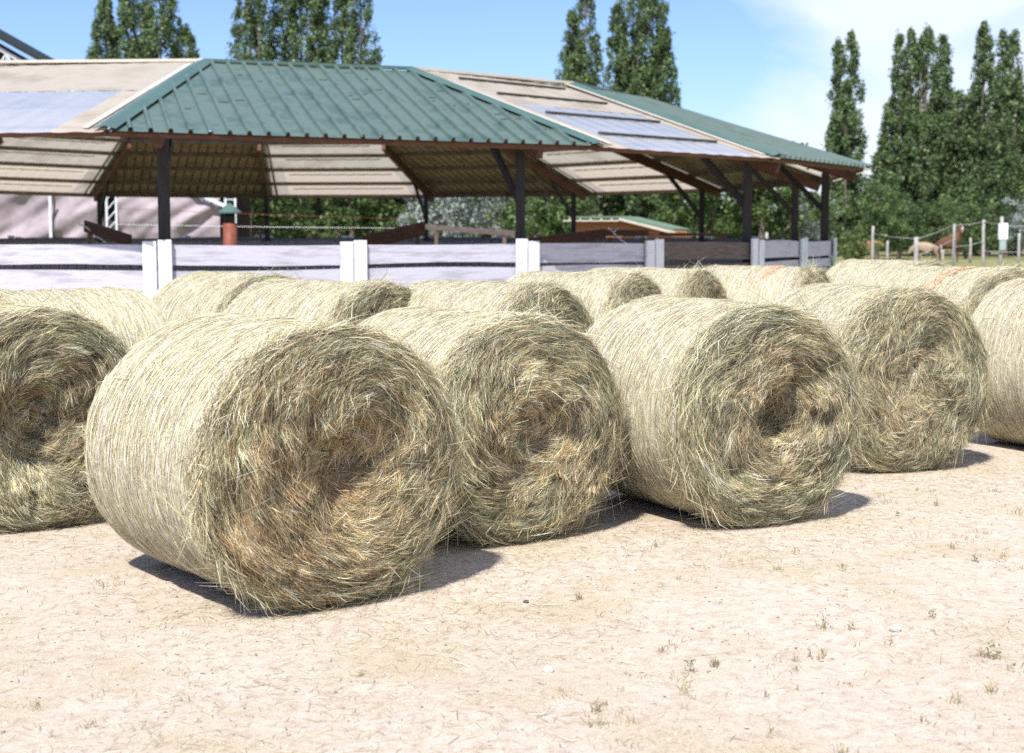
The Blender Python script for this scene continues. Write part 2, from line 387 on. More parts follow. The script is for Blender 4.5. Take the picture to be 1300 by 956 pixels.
    w = np.stack([.8+0*pn, .9+0*pn, .55+pn*.5*green, .7+0*pn, .35+.4*np.clip(pn, 0, 1)*green, .35+0*pn, p6*3], -1); w = np.clip(w, .02, 9); w /= w.sum(1, keepdims=True)
    ci = (np.cumsum(w, 1) < pk[:, None]).sum(1)
    C = PALE[np.clip(ci, 0, 6)]*rng.uniform(.75, 1.15, (n, 1))
    VC, FC, CC = ribbons(rng, P, T, Nn, L, rng.uniform(.0010, .0027, n), cur, C, bend=.06)
    # loose hairs off the side
    n = 500
    a = rng.uniform(0, 2*PI, n); y = rng.uniform(-LB/2, LB/2, n); x, z = np.cos(a), np.sin(a)
    Nn = np.stack([x, 0*x, z], -1); T = rng.normal(0, 1, (n, 3)); T = T-Nn*(T*Nn).sum(1, keepdims=True)*.75; T /= np.linalg.norm(T, axis=1, keepdims=True)
    P = Nn*(RB+.012); P[:, 1] += y; L = rng.uniform(.05, .13, n)
    VD, FD, CD = ribbons(rng, P, T, Nn, L, rng.uniform(.0015, .003, n), -Nn*.006, PALE[rng.integers(0, 5, n)], bend=.2)
    hb = len(VA)
    end_str = quads_mesh('end_stalks', finish(np.vstack([VA, VB])), np.vstack([FA, FB+hb]), np.clip(np.vstack([CA, CB]), 0, 1)); end_str.materials.append(M['strand'])
    # one mesh for the hay end: core sheet + stalks
    def merge(nm, core_, core_mat, parts):
        Vs = [finish(core_[0])]; Fs = [core_[1]]; Cs = [np.full((len(core_[0]), 3), .3)]; fl = [core_[2]]; mi = [np.zeros(len(core_[1]), np.int32)]
        off = len(core_[0])
        for (v_, f_, c_) in parts:
            Vs.append(finish(v_)); Fs.append(f_+off); Cs.append(c_); fl.append(np.zeros((len(v_), 3))); mi.append(np.ones(len(f_), np.int32)); off += len(v_)
        me = quads_mesh(nm, np.vstack(Vs), np.vstack(Fs), np.clip(np.vstack(Cs), 0, 1))
        at = me.attributes.new('flow', 'FLOAT_VECTOR', 'POINT'); at.data.foreach_set('vector', np.vstack(fl).astype(np.float32).ravel())
        me.materials.append(core_mat); me.materials.append(M['strand'])
        mi = np.concatenate(mi); me.polygons.foreach_set('material_index', mi); me.polygons.foreach_set('use_smooth', mi == 0)
        return me
    bpy.data.meshes.remove(end_str)
    end = merge('hay_end', (V1, F[:, ::-1], flow1), M['core_face'], [(VA, FA, CA), (VB, FB, CB)])
    side = merge('hay_side', (np.vstack([V3, V2]), np.vstack([F3, F+len(V3)]), np.vstack([flow3, flow1])), M['core_side'], [(VC, FC, CC), (VD, FD, CD)])
    # net wrap: thin threads round the bale with a zigzag
    nl = 30; m = 150
    ys = np.linspace(-LB/2+.04, LB/2-.035, nl); V = []; Fn = []
    for j, y0 in enumerate(ys):
        t = np.linspace(0, 2*PI, m, endpoint=False)
        y = y0+.006*np.sin(t*3+j)+.004*vnoise(t*4, j+0*t, 0, seed+50)
        rr_ = rad(t, y)+.0058
        w = .0011 if j % 3 else .0024
        A = np.stack([rr_*np.cos(t), y-w, rr_*np.sin(t)], -1); B = np.stack([rr_*np.cos(t), y+w, rr_*np.sin(t)], -1)
        b = sum(len(q) for q in V); V.append(np.vstack([A, B])); i = np.arange(m); i2 = (i+1) % m
        Fn.append(np.stack([i, i2, i2+m, i+m], -1)+b)
        if j < nl-1:
            dy = ys[j+1]-y0; m2 = 300; t = np.linspace(0, 2*PI, m2, endpoint=False); y = y0+dy*(.5+.5*np.where(np.arange(m2) % 2 == 0, 1, -1))
            rr_ = rad(t, y)+.0038; w = .0007
            A = np.stack([rr_*np.cos(t), y-w, rr_*np.sin(t)], -1); B = np.stack([rr_*np.cos(t), y+w, rr_*np.sin(t)], -1)
            b = sum(len(q) for q in V); V.append(np.vstack([A, B])); i = np.arange(m2); i2 = (i+1) % m2
            Fn.append(np.stack([i, i2, i2+m2, i+m2], -1)+b)
    net = quads_mesh('net_wrap', finish(np.vstack(V)), np.vstack(Fn)); net.materials.append(M['net'])
    return end, side, net

variants = [
    # seed hollow hs hu hv fold brown green
    dict(seed=11, hollow=.20, hs=.20, hu=.03, hv=-.04, fold=.11, brown=3.2, green=.7),
    dict(seed=23, hollow=.10, hs=.22, hu=-.05, hv=-.12, fold=.13, brown=.9, green=.9),
    dict(seed=37, hollow=.24, hs=.16, hu=.02, hv=-.02, fold=.12, brown=.7, green=1.0, swirl=.6),
    dict(seed=53, hollow=.05, hs=.2, hu=0, hv=0.05, fold=.075, brown=.35, green=1.3, swirl=1.2),
    dict(seed=71, hollow=.26, hs=.26, hu=-.05, hv=-.1, fold=.13, brown=.45, green=1.4, swirl=1.2),
]
VM = [bale_meshes(i, **v) for i, v in enumerate(variants)]
# face centre x, y, yaw, variant, label, group
G1 = 'round hay bales in the front row'; G2 = 'round hay bales behind the front row'
bales = [
    (-2.545, 7.60, 33, 4, 'large hay bale cut by the left edge, with a deep ragged hollow in its end', G1, 1),
    (-.745, 6.04, 39, 0, 'nearest and largest-looking hay bale, brown matted hay round the hole in its end', G1, 1.025),
    (.105, 7.30, 38, 1, 'hay bale second from the left in front, its end half tucked behind the nearest bale', G1, 1),
    (1.43, 7.72, 29, 2, 'hay bale right of centre with a dark shaggy ring-shaped hollow in its end', G1, 1),
    (2.68, 9.47, 20, 3, 'flat-faced greenish hay bale to the right of the bale with the ring-shaped hollow', G1, 1),
    (4.49, 9.92, 31, 0, 'hay bale cut by the right edge, showing only its pale netted side', G1, 1),
    (4.40, 12.4, 28, 1, 'hay bale behind the right-edge one, with a red paint mark and a dark rim', G2, 1.03),
    (4.75, 16.0, 40, 2, 'far pale hay bale just right of the end of the plank fence', G2, 1.02),
    (3.12, 14.6, 58, 3, 'far hay bale with an orange-red stripe across its pale side', G2, 1),
    (1.83, 13.5, 60, 0, 'far hay bale in front of the striped one, its dark brown end showing', G2, 1),
    (1.12, 12.4, 60, 1, 'far hay bale whose small dark end peeps out above the bale with the ring-shaped hollow', G2, 1),
    (.25, 9.75, 50, 3, 'hay bale behind the second front bale, green end arching up just above it', G2, 1),
    (-.88, 9.95, 51, 4, 'hay bale behind the nearest bale, green rim of its end between two pale sides', G2, 1),
    (-1.93, 11.7, 45, 2, 'hay bale in front of the fence post pair at left, brown rim on its right', G2, 1),
    (-3.56, 9.35, -45, 1, 'hay bale behind the left-edge bale, its rounded pale side turned to the right', G2, .97),
]
SZ = {'large hay bale cut by the left edge': .95, 'nearest and largest-looking hay bale': .94, 'hay bale second from the left in front': .94,
      'hay bale right of centre with a dark shaggy ring-shaped hollow in its end': .965, 'flat-faced greenish hay bale to the right of the bale with the ring-shaped hollow': .98}
for (x, y, yaw, v, lab, g, s) in bales:
    f = R_(yaw); bx = x-math.sin(f)*LB/2; by = y+math.cos(f)*LB/2
    o = empty('hay_bale', (bx, by, 0), f, label=lab, cat='hay bale', group=g); o.scale = (s, s, s*SZ.get(lab.split(',')[0], 1))
    for nm, me in zip(('hay_end', 'hay_side', 'net_wrap'), VM[v]):
        c = bpy.data.objects.new(nm, me); col.objects.link(c); c.parent = o
    if 'red paint' in lab or 'orange-red' in lab:
        rng = np.random.default_rng(5); n = 420
        a = rng.uniform(R_(62), R_(135), n); yy = rng.normal(-.22 if 'stripe' in lab else -.1, .035, n)+ (a-PI/2)*.12
        xx, zz = np.cos(a), np.sin(a); Nn = np.stack([xx, 0*xx, zz], -1); P = Nn*(RB+.013); P[:, 1] += yy
        T = np.stack([-zz, rng.normal(0, .2, n), xx], -1)
        V_, F_, _ = ribbons(rng, P, T, Nn, rng.uniform(.03, .07, n), rng.uniform(.003, .006, n), -Nn*.001, np.ones((n, 3)))
        V_[:, 2] += CZ
        me = quads_mesh('paint_mark', V_, F_); link('paint_mark', me, o, [M['red_straw']])

# ------------------------------------------------------------------ ground
def axis(dense, lo, hi, step, grow=1.12):
    a = list(np.arange(dense[0], dense[1], step)); s = step
    while a[-1] < hi: s *= grow; a.append(a[-1]+s)
    s = step
    while a[0] > lo: s *= grow; a.insert(0, a[0]-s)
    return np.array(a)
gx = axis((-4.2, 4.4), -900, 900, .03); gy = axis((3.6, 9.5), -300, 1500, .03)
X, Y = np.meshgrid(gx, gy, indexing='ij')
Z = .010*fbm(X*1.1, Y*1.1, 0, 3, 3)+.008*fbm(X*6, Y*6, 0, 5, 4)*np.clip(1.2-np.abs(X)/20, 0, 1)-.008
Z -= .004*fbm(X*6, Y*6, 0, 5, 4)*np.clip(1.2-np.abs(X)/20, 0, 1)
Z += np.where(Y > 60, .3*fbm(X*.02, Y*.02, 0, 9, 2)*np.clip((Y-60)/60, 0, 1), 0)
id_ = np.arange(X.size).reshape(X.shape)
Fg = np.stack([id_[:-1, :-1], id_[1:, :-1], id_[1:, 1:], id_[:-1, 1:]], -1).reshape(-1, 4)
me = quads_mesh('ground', np.stack([X, Y, Z], -1).reshape(-1, 3), Fg)
g = link('ground', me, None, [M['ground']], True); tag(g, 'pale sandy dirt yard strewn with bits of hay', 'ground', kind='structure')
def gz(x, y): return .010*fbm(x*1.1, y*1.1, 0, 3, 3)+.004*fbm(x*6, y*6, 0, 5, 4)-.008

rng = np.random.default_rng(99)
bc = np.array([(b[0]-math.sin(R_(b[2]))*LB*.2, b[1]+math.cos(R_(b[2]))*LB*.2) for b in bales])
# scattered straw
n = 130000
px = rng.uniform(-5, 6, n); py = 3.4+rng.beta(1.3, 1.5, n)*9
d = np.min(np.hypot(px[:, None]-bc[None, :, 0], py[:, None]-bc[None, :, 1]), axis=1)
prob = .07+.85*np.exp(-np.clip(d-.6, 0, 9)/.5)+.50*np.clip(fbm(px*1.1, py*1.6, 0, 77, 3)*2.4, 0, 1)
keep = rng.uniform(size=n) < prob; px, py = px[keep], py[keep]; n = len(px)
a = rng.uniform(0, PI, n)
T = np.stack([np.cos(a), np.sin(a), rng.normal(0, .06, n)], -1); Nn = np.tile([0, 0, 1.], (n, 1))
P = np.stack([px, py, gz(px, py)+rng.uniform(.001, .008, n)], -1)
C = np.array([(.60, .54, .36), (.50, .42, .24), (.42, .42, .26), (.34, .25, .15), (.66, .6, .45), (.26, .2, .13)])[rng.integers(0, 6, n)]*rng.uniform(.75, 1.15, (n, 1))
V_, F_, C_ = ribbons(rng, P, T, Nn, rng.gamma(3, .014, n)+.008, rng.uniform(.0010, .0024, n), np.zeros((n, 3)), C, bend=.06)
o = link('scattered_straw', quads_mesh('scattered_straw', V_, F_, np.clip(C_, 0, 1)), None, [M['strand']]); tag(o, 'loose hay stalks scattered over the sandy ground', 'straw', kind='stuff')
n = 9000
px = rng.uniform(-5, 6, n); py = 3.4+rng.beta(1.3, 1.5, n)*9; keep = rng.uniform(size=n) < .25+.9*np.clip(fbm(px*1.7, py*2.3, 0, 88, 3)*2, 0, 1); px, py = px[keep], py[keep]; n = len(px)
a = rng.uniform(0, PI, n); T = np.stack([np.cos(a), np.sin(a), 0*a], -1); P = np.stack([px, py, gz(px, py)+.002], -1)
C = np.array([(.20, .15, .10), (.13, .095, .06), (.28, .21, .13)])[rng.integers(0, 3, n)]
V2_, F2_, C2_ = ribbons(rng, P, T, np.tile([0, 0, 1.], (n, 1)), rng.uniform(.004, .022, n), rng.uniform(.002, .006, n), np.zeros((n, 3)), C, bend=.3)
o = link('plant_litter', quads_mesh('plant_litter', V2_, F2_, C2_), None, [M['strand']]); tag(o, 'dark crumbs of dry plant litter lying on the sand', 'litter', kind='stuff')
# dry grass tufts
def tuft(rng, x, y, n, h, spread, pal):
    a = rng.uniform(0, 2*PI, n); lean = rng.uniform(.1, .9, n)
    T = np.stack([np.cos(a)*lean, np.sin(a)*lean, np.ones(n)], -1); T /= np.linalg.norm(T, axis=1, keepdims=True)
    L = rng.uniform(.4, 1, n)*h
    P = np.stack([x+rng.normal(0, spread, n), y+rng.normal(0, spread, n), gz(np.full(n, x), np.full(n, y))+0*a], -1)+T*(L*.5)[:, None]
    Nn = np.cross(T, np.array([0, 0, 1.])); Nn /= np.linalg.norm(Nn, axis=1, keepdims=True)+1e-6
    Nn = np.cross(Nn, T)
    C = pal[rng.integers(0, len(pal), n)]*rng.uniform(.7, 1.2, (n, 1))
    return ribbons(rng, P, T, Nn, L, rng.uniform(.0014, .003, n)*(1.6 if h > .05 else 1.2), np.stack([np.cos(a), np.sin(a), -.3+0*a], -1)*(L*.15)[:, None], C, bend=.12)
def join_r(L_):
    Vs, Fs, Cs, off = [], [], [], 0
    for v_, f_, c_ in L_: Vs.append(v_); Fs.append(f_+off); Cs.append(c_); off += len(v_)
    return np.vstack(Vs), np.vstack(Fs), np.clip(np.vstack(Cs), 0, 1)
dry = np.array([(.42, .34, .2), (.52, .44, .27), (.34, .27, .17), (.36, .36, .2)])
L_ = []
for i in range(1300):
    x = rng.uniform(-3.6, 5.5); y = rng.uniform(3.6, 9.4)
    if rng.uniform() > .3+.7*(x > .2) or rng.uniform() > .3+2.0*max(0, float(fbm(np.array(x*1.3), np.array(y*1.9), 0, 31, 3))): continue
    if np.min(np.hypot(x-bc[:, 0], y-bc[:, 1])) < .85: continue
    L_.append(tuft(rng, x, y, int(rng.integers(4, 22)), rng.uniform(.015, .06), rng.uniform(.006, .035), dry))
V_, F_, C_ = join_r(L_)
o = link('dry_grass', quads_mesh('dry_grass', V_, F_, C_), None, [M['weed']]); tag(o, 'thin dry grass growing out of the sandy ground', 'grass', kind='stuff')
# pebbles / clods
MBp = MB(); rngp = random.Random(4)
def blob(mb, x, y, z, r, rnd, sq=.6, seg=(5, 7)):
    vs = []; fs = []; nu, nv = seg
    for i in range(nu+1):
        for j in range(nv):
            t = PI*i/nu; p = 2*PI*j/nv; k = r*(1+rnd.uniform(-.22, .22))
            vs.append((x+k*math.sin(t)*math.cos(p), y+k*math.sin(t)*math.sin(p)*.8, z+k*math.cos(t)*sq))
    for i in range(nu):
        for j in range(nv): fs.append((i*nv+j, (i+1)*nv+j, (i+1)*nv+(j+1) % nv, i*nv+(j+1) % nv))
    mb.add(vs, fs)
for i in range(2600):
    x = rngp.uniform(-4, 5.5); y = rngp.uniform(3.8, 9.5)
    blob(MBp, x, y, float(gz(np.array(x), np.array(y))), rngp.choice([.003, .004, .005, .007, .01]), rngp, seg=(3, 5))
M['pebble'] = noisy('sandy_pebble', (.42, .34, .27), (.68, .6, .52), scale=3, rough=.9, bump=.3)
o = MBp.build('pebbles', M['pebble'], None, True); tag(o, 'small pebbles and clods lying in the sandy dirt', 'gravel', kind='stuff')
# px -> ground point (used only to read off where things lie)
CAMH = 1.6; PITCH = math.atan(138.5/1805)
def at(px_, py_, z=0.0, Yd=None):
    v = Vector(((px_-650)/1805, 1, (433.5-py_)/1805))
    v = Matrix.Rotation(-PITCH, 3, 'X') @ v
    if Yd is None: t = (z-CAMH)/v.z
    else: t = Yd/v.y
    return Vector((v.x*t, v.y*t, CAMH+v.z*t))
for (px_, py_, r, lab) in [
    (697, 850, .030, 'white angular stone near the bottom, left of the picture middle line of stones'),
    (1137, 797, .030, 'flat white stone among the dry tufts at lower right'),
    (804, 722, .020, 'small pale stone in front of the bale with the ring-shaped hollow'),
    (754, 741, .014, 'tiny grey stone left of the small pale stone'),
    (1132, 744, .016, 'small round stone on the bare patch to the right'),
    (668, 763, .016, 'small dark brown clod on the bare sand in front of the second bale')]:
    p = at(px_, py_); mb = MB(); blob(mb, 0, 0, 0, r*.85, random.Random(int(px_)), .55, (4, 6))
    o = mb.build('stone', M['stone'] if 'clod' not in lab else M['old_wood'], None, False); o.location = (p.x, p.y, r*.12-.004)
    tag(o, lab.replace(', left of the picture middle line of stones', ' edge of the yard'), 'stone', 'stones on the sand')
grn = np.array([(.10, .17, .06), (.14, .21, .08), (.19, .24, .10)])
for (px_, py_, n_, h_, lab) in [
    (438+650-650+440, 850, 22, .07, 'low green weed near the bottom centre-right, beside the stone'),
    (1045, 795, 20, .09, 'upright green weed between the flat white stone and the bales'),
    (1182, 781, 14, .05, 'small yellow-green weed behind the flat white stone'),
    (1238, 712, 24, .07, 'grey-green sprig on the straw strip at right'),
    (1139, 653, 18, .04, 'tiny green sprig behind, near the greenish bale'),
    (1262, 832, 26, .08, 'bushier green weed in the lower right corner'),
    (833, 693, 14, .06, 'dark twiggy weed in front of the ring-hollow bale'),
    (1080, 797, 12, .05, 'flat dark green weed left of the flat white stone')]:
    p = at(px_, py_); r2 = np.random.default_rng(int(px_))
    h_ *= .6; parts = [tuft(r2, 0, 0, n_, h_, .014, dry)]
    # leaflets
    k = n_; a = r2.uniform(0, 2*PI, k); q = np.stack([np.cos(a)*r2.uniform(0, h_*.7, k), np.sin(a)*r2.uniform(0, h_*.7, k), r2.uniform(.1, .9, k)*h_], -1)
    T = r2.normal(0, 1, (k, 3)); T /= np.linalg.norm(T, axis=1, keepdims=True); Nn = np.cross(T, r2.normal(0, 1, (k, 3))); Nn /= np.linalg.norm(Nn, axis=1, keepdims=True)
    parts.append(ribbons(r2, q, T, Nn, r2.uniform(.008, .018, k), r2.uniform(.003, .006, k), np.zeros((k, 3)), grn[r2.integers(0, 3, k)]))
    V_, F_, C_ = join_r(parts)
    o = link('weed', quads_mesh('weed', V_, F_, C_), None, [M['weed']]); o.location = (p.x, p.y, 0); tag(o, lab, 'weed', 'green weeds in the yard')

# ------------------------------------------------------------------ round pavilion (16 sides, open centre)
RR = 14.0; CX, CY = -.4788*RR, 2.4783*RR
def polar(rho, deg, z=0): return Vector((CX+rho*RR*math.cos(R_(deg)), CY+rho*RR*math.sin(R_(deg)), z))
TH = [-83.28+22.5*k for k in range(16)]
inner = []; outer = []
for k in range(16):
    ti, to, ro, zo = TH[k], TH[k], 1.06, .0935
    if k == 0: ti, to, ro, zo = -81.9, -85.6, 1.08, .0985
    if k == 1: to, ro, zo = -58.1, 1.081, .0935
    if k == 2: to, ro, zo = -41.0, 1.065, .0925
    if k == 3: to, ro, zo = -20.0, 1.065, .0945
    if k == 15: to, ro, zo = -108, 1.08, .0985
    if k in (5, 6, 7, 8, 9): ro, zo = 1.07, .0885
    inner.append(polar(.717, ti, CAMH+.2055*RR)); outer.append(polar(ro, to, CAMH+zo*RR))
pav = empty('round_pavilion', (CX, CY, 0), label='large ring-shaped timber pavilion with green steel and pale translucent roof panels on dark posts', cat='pavilion')
PM = Matrix.Translation((-CX, -CY, 0))
def under(o):   # keep world coordinates while parenting to the pavilion
    o.data.transform(PM); o.parent = pav; return o
def facet(k):
    P0, P1, Q0, Q1 = outer[k], outer[(k+1) % 16], inner[k], inner[(k+1) % 16]
    e = (P1-P0); Lw = e.length; e.normalize()
    mid = (Q0+Q1)/2-P0; s = mid-e*mid.dot(e); s.normalize(); nrm = e.cross(s); nrm = nrm if nrm.z > 0 else -nrm
    def uv(p): d = p-P0; return d.dot(e), d.dot(s)
    (u0, v0), (u1, v1) = uv(Q0), uv(Q1)
    vm = lambda u: float(np.interp(u, [0, u0, u1, Lw], [0, v0, v1, 0]))
    pt = lambda u, v, h=0: P0+e*u+s*v+nrm*h
    return P0, P1, Q0, Q1, e, s, nrm, Lw, u0, u1, v0, v1, vm, pt
def profile_sheet(k, us_h, ext, off, thick=None):
    P0, P1, Q0, Q1, e, s, nrm, Lw, u0, u1, v0, v1, vm, pt = facet(k)
    mb = MB(); vs = []; fs = []
    for (u, h) in us_h:
        vs.append(pt(u, -ext, h+off)); vs.append(pt(u, vm(u), h+off))
    for i in range(len(us_h)-1): fs.append((2*i, 2*i+2, 2*i+3, 2*i+1))
    mb.add(vs, fs); return mb
def corr(L, pitch, hi):
    out = []; n = int(L/pitch)+1; crit = []
    for i in range(n+1):
        b = i*pitch
        for du, h in ((0, 0), (.014, hi), (.056, hi), (.070, 0)):
            if b+du <= L: out.append((b+du, h))
    out.append((L, 0)); return out
for k in range(16):
    P0, P1, Q0, Q1, e, s, nrm, Lw, u0, u1, v0, v1, vm, pt = facet(k)
    green = (k % 2 == 0)
    # add break points so the hips stay straight
    def withbreaks(pr):
        pr = list(pr)
        for ub in (u0, u1):
            for i in range(len(pr)-1):
                if pr[i][0] < ub < pr[i+1][0]:
                    t = (ub-pr[i][0])/(pr[i+1][0]-pr[i][0]); pr.insert(i+1, (ub, pr[i][1]*(1-t)+pr[i+1][1]*t)); break
        return pr
    if green:
        pr = withbreaks(corr(Lw, .27, .058))
        o = under(profile_sheet(k, pr, .09, .03).build('green_roof_panel', M['green_top']))
        lo = under(profile_sheet(k, pr, .085, .022).build('panel_lining', M['under']))
        lo.parent = o
        # lapped sheet ends drawn as short dark strips
        rnd = random.Random(k); mb = MB()
        if k in (0, 2):
            for j in range(30):
                u = rnd.uniform(u1-.6, Lw-.4) if rnd.random() < .6 else rnd.uniform(.6, Lw*.9)
                v = rnd.uniform(.35, .85)*vm(u)
                u = round(u/.27)*.27+.075; w = rnd.choice([.17, .17, .1])
                under(MB().beam(pt(u, v, .034), pt(u+w, v+rnd.uniform(-.02, .02), .040), .022, .008, nrm).build('sheet_lap', M['batten'])).parent = o
    else:
        # lower band clearer, upper band beige
        def band(t0, t1, nm, mat, off, umin=0, umax=1):
            mb = MB(); vs = []; fs = []
            vmx = max(v0, v1); n = 24
            for j in range(7):
                v = vmx*(t0+(t1-t0)*j/6)
                ul = np.interp(v, [0, v0], [0, u0]); ur = np.interp(v, [0, v1], [Lw, u1])
                if v < 0: ul = 0; ur = Lw
                for i in range(n+1):
                    t = umin+(umax-umin)*i/n
                    vs.append(pt(ul+(ur-ul)*t, v, off+.006*math.sin(t*Lw*14)))
            for j in range(6):
                for i in range(n): a = j*(n+1)+i; fs.append((a, a+1, a+n+2, a+n+1))
            mb.add(vs, fs); return under(mb.build(nm, mat))
        band(.52, 1.0, 'pale_roof_panel', M['pale'], .03)
        band(-.02, .525, 'pale_roof_panel', M['pale'], .02, 0, .10) if False else None
        band(-.03, .52, 'clear_roof_panel', M['sky_panel'], .024, .13, .87)
        for (a_, b_) in ((0, .13), (.87, 1)): band(-.03, .52, 'pale_roof_panel', M['pale'], .026, a_, b_)
        for t in (.14, .40, .66, .88):
            v = max(v0, v1)*t
            if k == 15 and t > .5 or k == 15: continue
            ul = np.interp(v, [0, v0], [0, u0]); ur = np.interp(v, [0, v1], [Lw, u1])
            under(MB().beam(pt(ul+.16*(ur-ul), v, .055), pt(ul+.84*(ur-ul), v, .055), .045, .04, nrm).build('roof_batten', M['batten']))
    # purlins under the sheets
    mb = MB()
    for t in (.03, .27, .52, .76, .97):
        v = max(v0, v1)*t
        ul = np.interp(v, [0, v0], [0, u0]); ur = np.interp(v, [0, v1], [Lw, u1])
        mb.beam(pt(ul+.05, v, -.055), pt(ur-.05, v, -.055), .07, .10, nrm)
    under(mb.build('purlins', M['purlin']))
    # fascia board under the eave
    under(MB().beam(pt(0.02, .03, -.05), pt(Lw-.02, .05, -.04), .03, .06, nrm).build('eave_board', M['beam']))
    # hip cap and ridge cap
    A, B = outer[k], inner[k]
    d = (B-A).normalized()
    mat = M['cap'] if k < 3 or k > 8 else M['cap']
    sd = d.cross(Vector((0, 0, 1))).normalized(); up = sd.cross(d).normalized()
    mb = MB()
    for sg in (-1, 1):
        a0 = A-d*.1+up*.105; b0 = B+up*.105
        q = sd*sg*.16-up*.045
        mb.add([a0, b0, b0+q, a0+q, a0-up*.006, b0-up*.006, b0+q-up*.006, a0+q-up*.006], [(0, 1, 2, 3), (4, 7, 6, 5), (3, 2, 6, 7), (0, 3, 7, 4)])
    under(mb.build('hip_cap', mat))
    if green or True:
        under(MB().beam(inner[k]+Vector((0, 0, .07)), inner[(k+1) % 16]+Vector((0, 0, .07)), .16, .05).build('ridge_cap', M['cap'] if green else M['flash']))
    if not green:   # pale flashing strips beside the hips
        for (Aa, Bb, sg) in ((P0, Q0, 1), (P1, Q1, -1)):
            dd = (Bb-Aa).normalized(); sh = e*sg*.30
            under(MB().beam(Aa+sh+nrm*.052, Bb+sh*.7+nrm*.052, .09, .012, nrm).build('pale_flashing', M['flash']))
for k in range(16):
    th = TH[k]
    # hip rafter following the hip, seen from below
    A = polar(1.045, th); B = polar(.717, th)
    zi = inner[k].z; zo = outer[k].z; ro = (outer[k]-Vector((CX, CY, outer[k].z))).length/RR
    f = lambda r: zi+(zo-zi)*(r-.717)/(ro-.717)
    A.z = f(1.045)-.21; B.z = f(.717)-.21
    under(MB().beam(A, B, .11, .26).build('hip_rafter', M['beam']))
    p = polar(1.0, th); zt = f(1.0)-.33
    under(MB().box(p.x-.075, p.x+.075, p.y-.075, p.y+.075, -.05, zt).build('post', M['post_dark'], bevel=.008))
    q = polar(.915, th); q.z = f(.915)-.33; b = p.copy(); b.z = 2.05
    under(MB().beam(b, q, .07, .11).build('brace', M['post_dark']))
    # doubled tie beside the rafter
    q2 = polar(.90, th+1.2); q2.z = f(.90)-.40; b2 = polar(1.04, th+.9); b2.z = f(1.04)-.16

# ------------------------------------------------------------------ white plank fence around the pavilion
fence = empty('plank_fence', (CX, CY, 0), label='white painted plank fence with paired posts circling the pavilion', cat='fence')
def fu(o): o.data.transform(PM); o.parent = fence; return o
def fpos(k2):   # index in half steps
    k = k2/2; i = int(math.floor(k)); rho = 1.012
    if k2 % 2 == 0: return polar(rho, TH[0]+22.5*k-(.3 if k2 == 0 else 0))
    a = polar(rho, TH[0]+22.5*i); b = polar(rho, TH[0]+22.5*(i+1)); c = (a+b)/2
    return c+(c-Vector((CX, CY, 0))).normalized()*.08
rnd = random.Random(12)
nodes = list(range(-5, 27))
for k2 in nodes:
    p = fpos(k2); nx = (fpos(k2+1)-fpos(k2-1)).normalized(); rad_ = Vector((nx.y, -nx.x, 0))
    for sg in (-1, 1):
        c = p+nx*sg*.112+rad_*.06; top = 1.47+rnd.uniform(-.012, .03)
        mb = MB(); lean = rnd.uniform(-.012, .012)
        mb.beam((c.x, c.y, -.05), (c.x+nx.x*lean, c.y+nx.y*lean, top), .195, .05, rad_)
        # beam's width axis must follow the fence line
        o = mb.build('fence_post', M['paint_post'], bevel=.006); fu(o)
for k2 in nodes[:-1]:
    a = fpos(k2); b = fpos(k2+1); d = (b-a).normalized(); rad_ = Vector((d.y, -d.x, 0))
    for li, (z0, z1) in enumerate(((1.12, 1.42), (.74, 1.05), (.36, .67))):
        mb = MB(); n = 12; vs = []; fs = []
        bow = rnd.uniform(-.03, .035); sl = rnd.uniform(-.02, .02); bow2 = rnd.uniform(-.02, .03)
        for i in range(n+1):
            t = i/n; c = a+(b-a)*t+rad_*(.005+.02*math.sin(PI*t)*rnd.uniform(.8, 1))
            dz = bow*math.sin(PI*t)+sl*(t-.5); dz2 = bow2*math.sin(PI*t)+sl*(t-.5)+rnd.uniform(-.004, .004)
            for (o_, z) in ((.014, z0+dz2), (.014, z1+dz), (-.014, z1+dz), (-.014, z0+dz2)):
                vs.append((c.x+rad_.x*o_, c.y+rad_.y*o_, z))
        for i in range(n):
            for j in range(4): fs.append((i*4+j, i*4+(j+1) % 4, (i+1)*4+(j+1) % 4, (i+1)*4+j))
        fs += [(0, 1, 2, 3), tuple(n*4+j for j in (3, 2, 1, 0))]
        mb.add(vs, fs)
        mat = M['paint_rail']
        if k2 == 3: mat = M['old_wood']
        if k2 >= 7 or k2 < -3: mat = M['grey_planks']
        o = fu(mb.build('fence_rail', mat))
        if -3 <= k2 < 7:
            nb = MB()
            for t in (.035, .965):
                for zf in (.25, .75):
                    c = a+(b-a)*t+rad_*.022; z = z0+(z1-z0)*zf
                    nb.tube([(c.x, c.y, z), (c.x+rad_.x*.012, c.y+rad_.y*.012, z)], .011, 6)
            nb_o = fu(nb.build('bolts', M['black'])); nb_o.parent = o
        if k2 >= 7: o['label'] = 'bare grey fence board on the far side'
        if mat is M['old_wood']: o['label'] = 'bare weathered brown fence board'

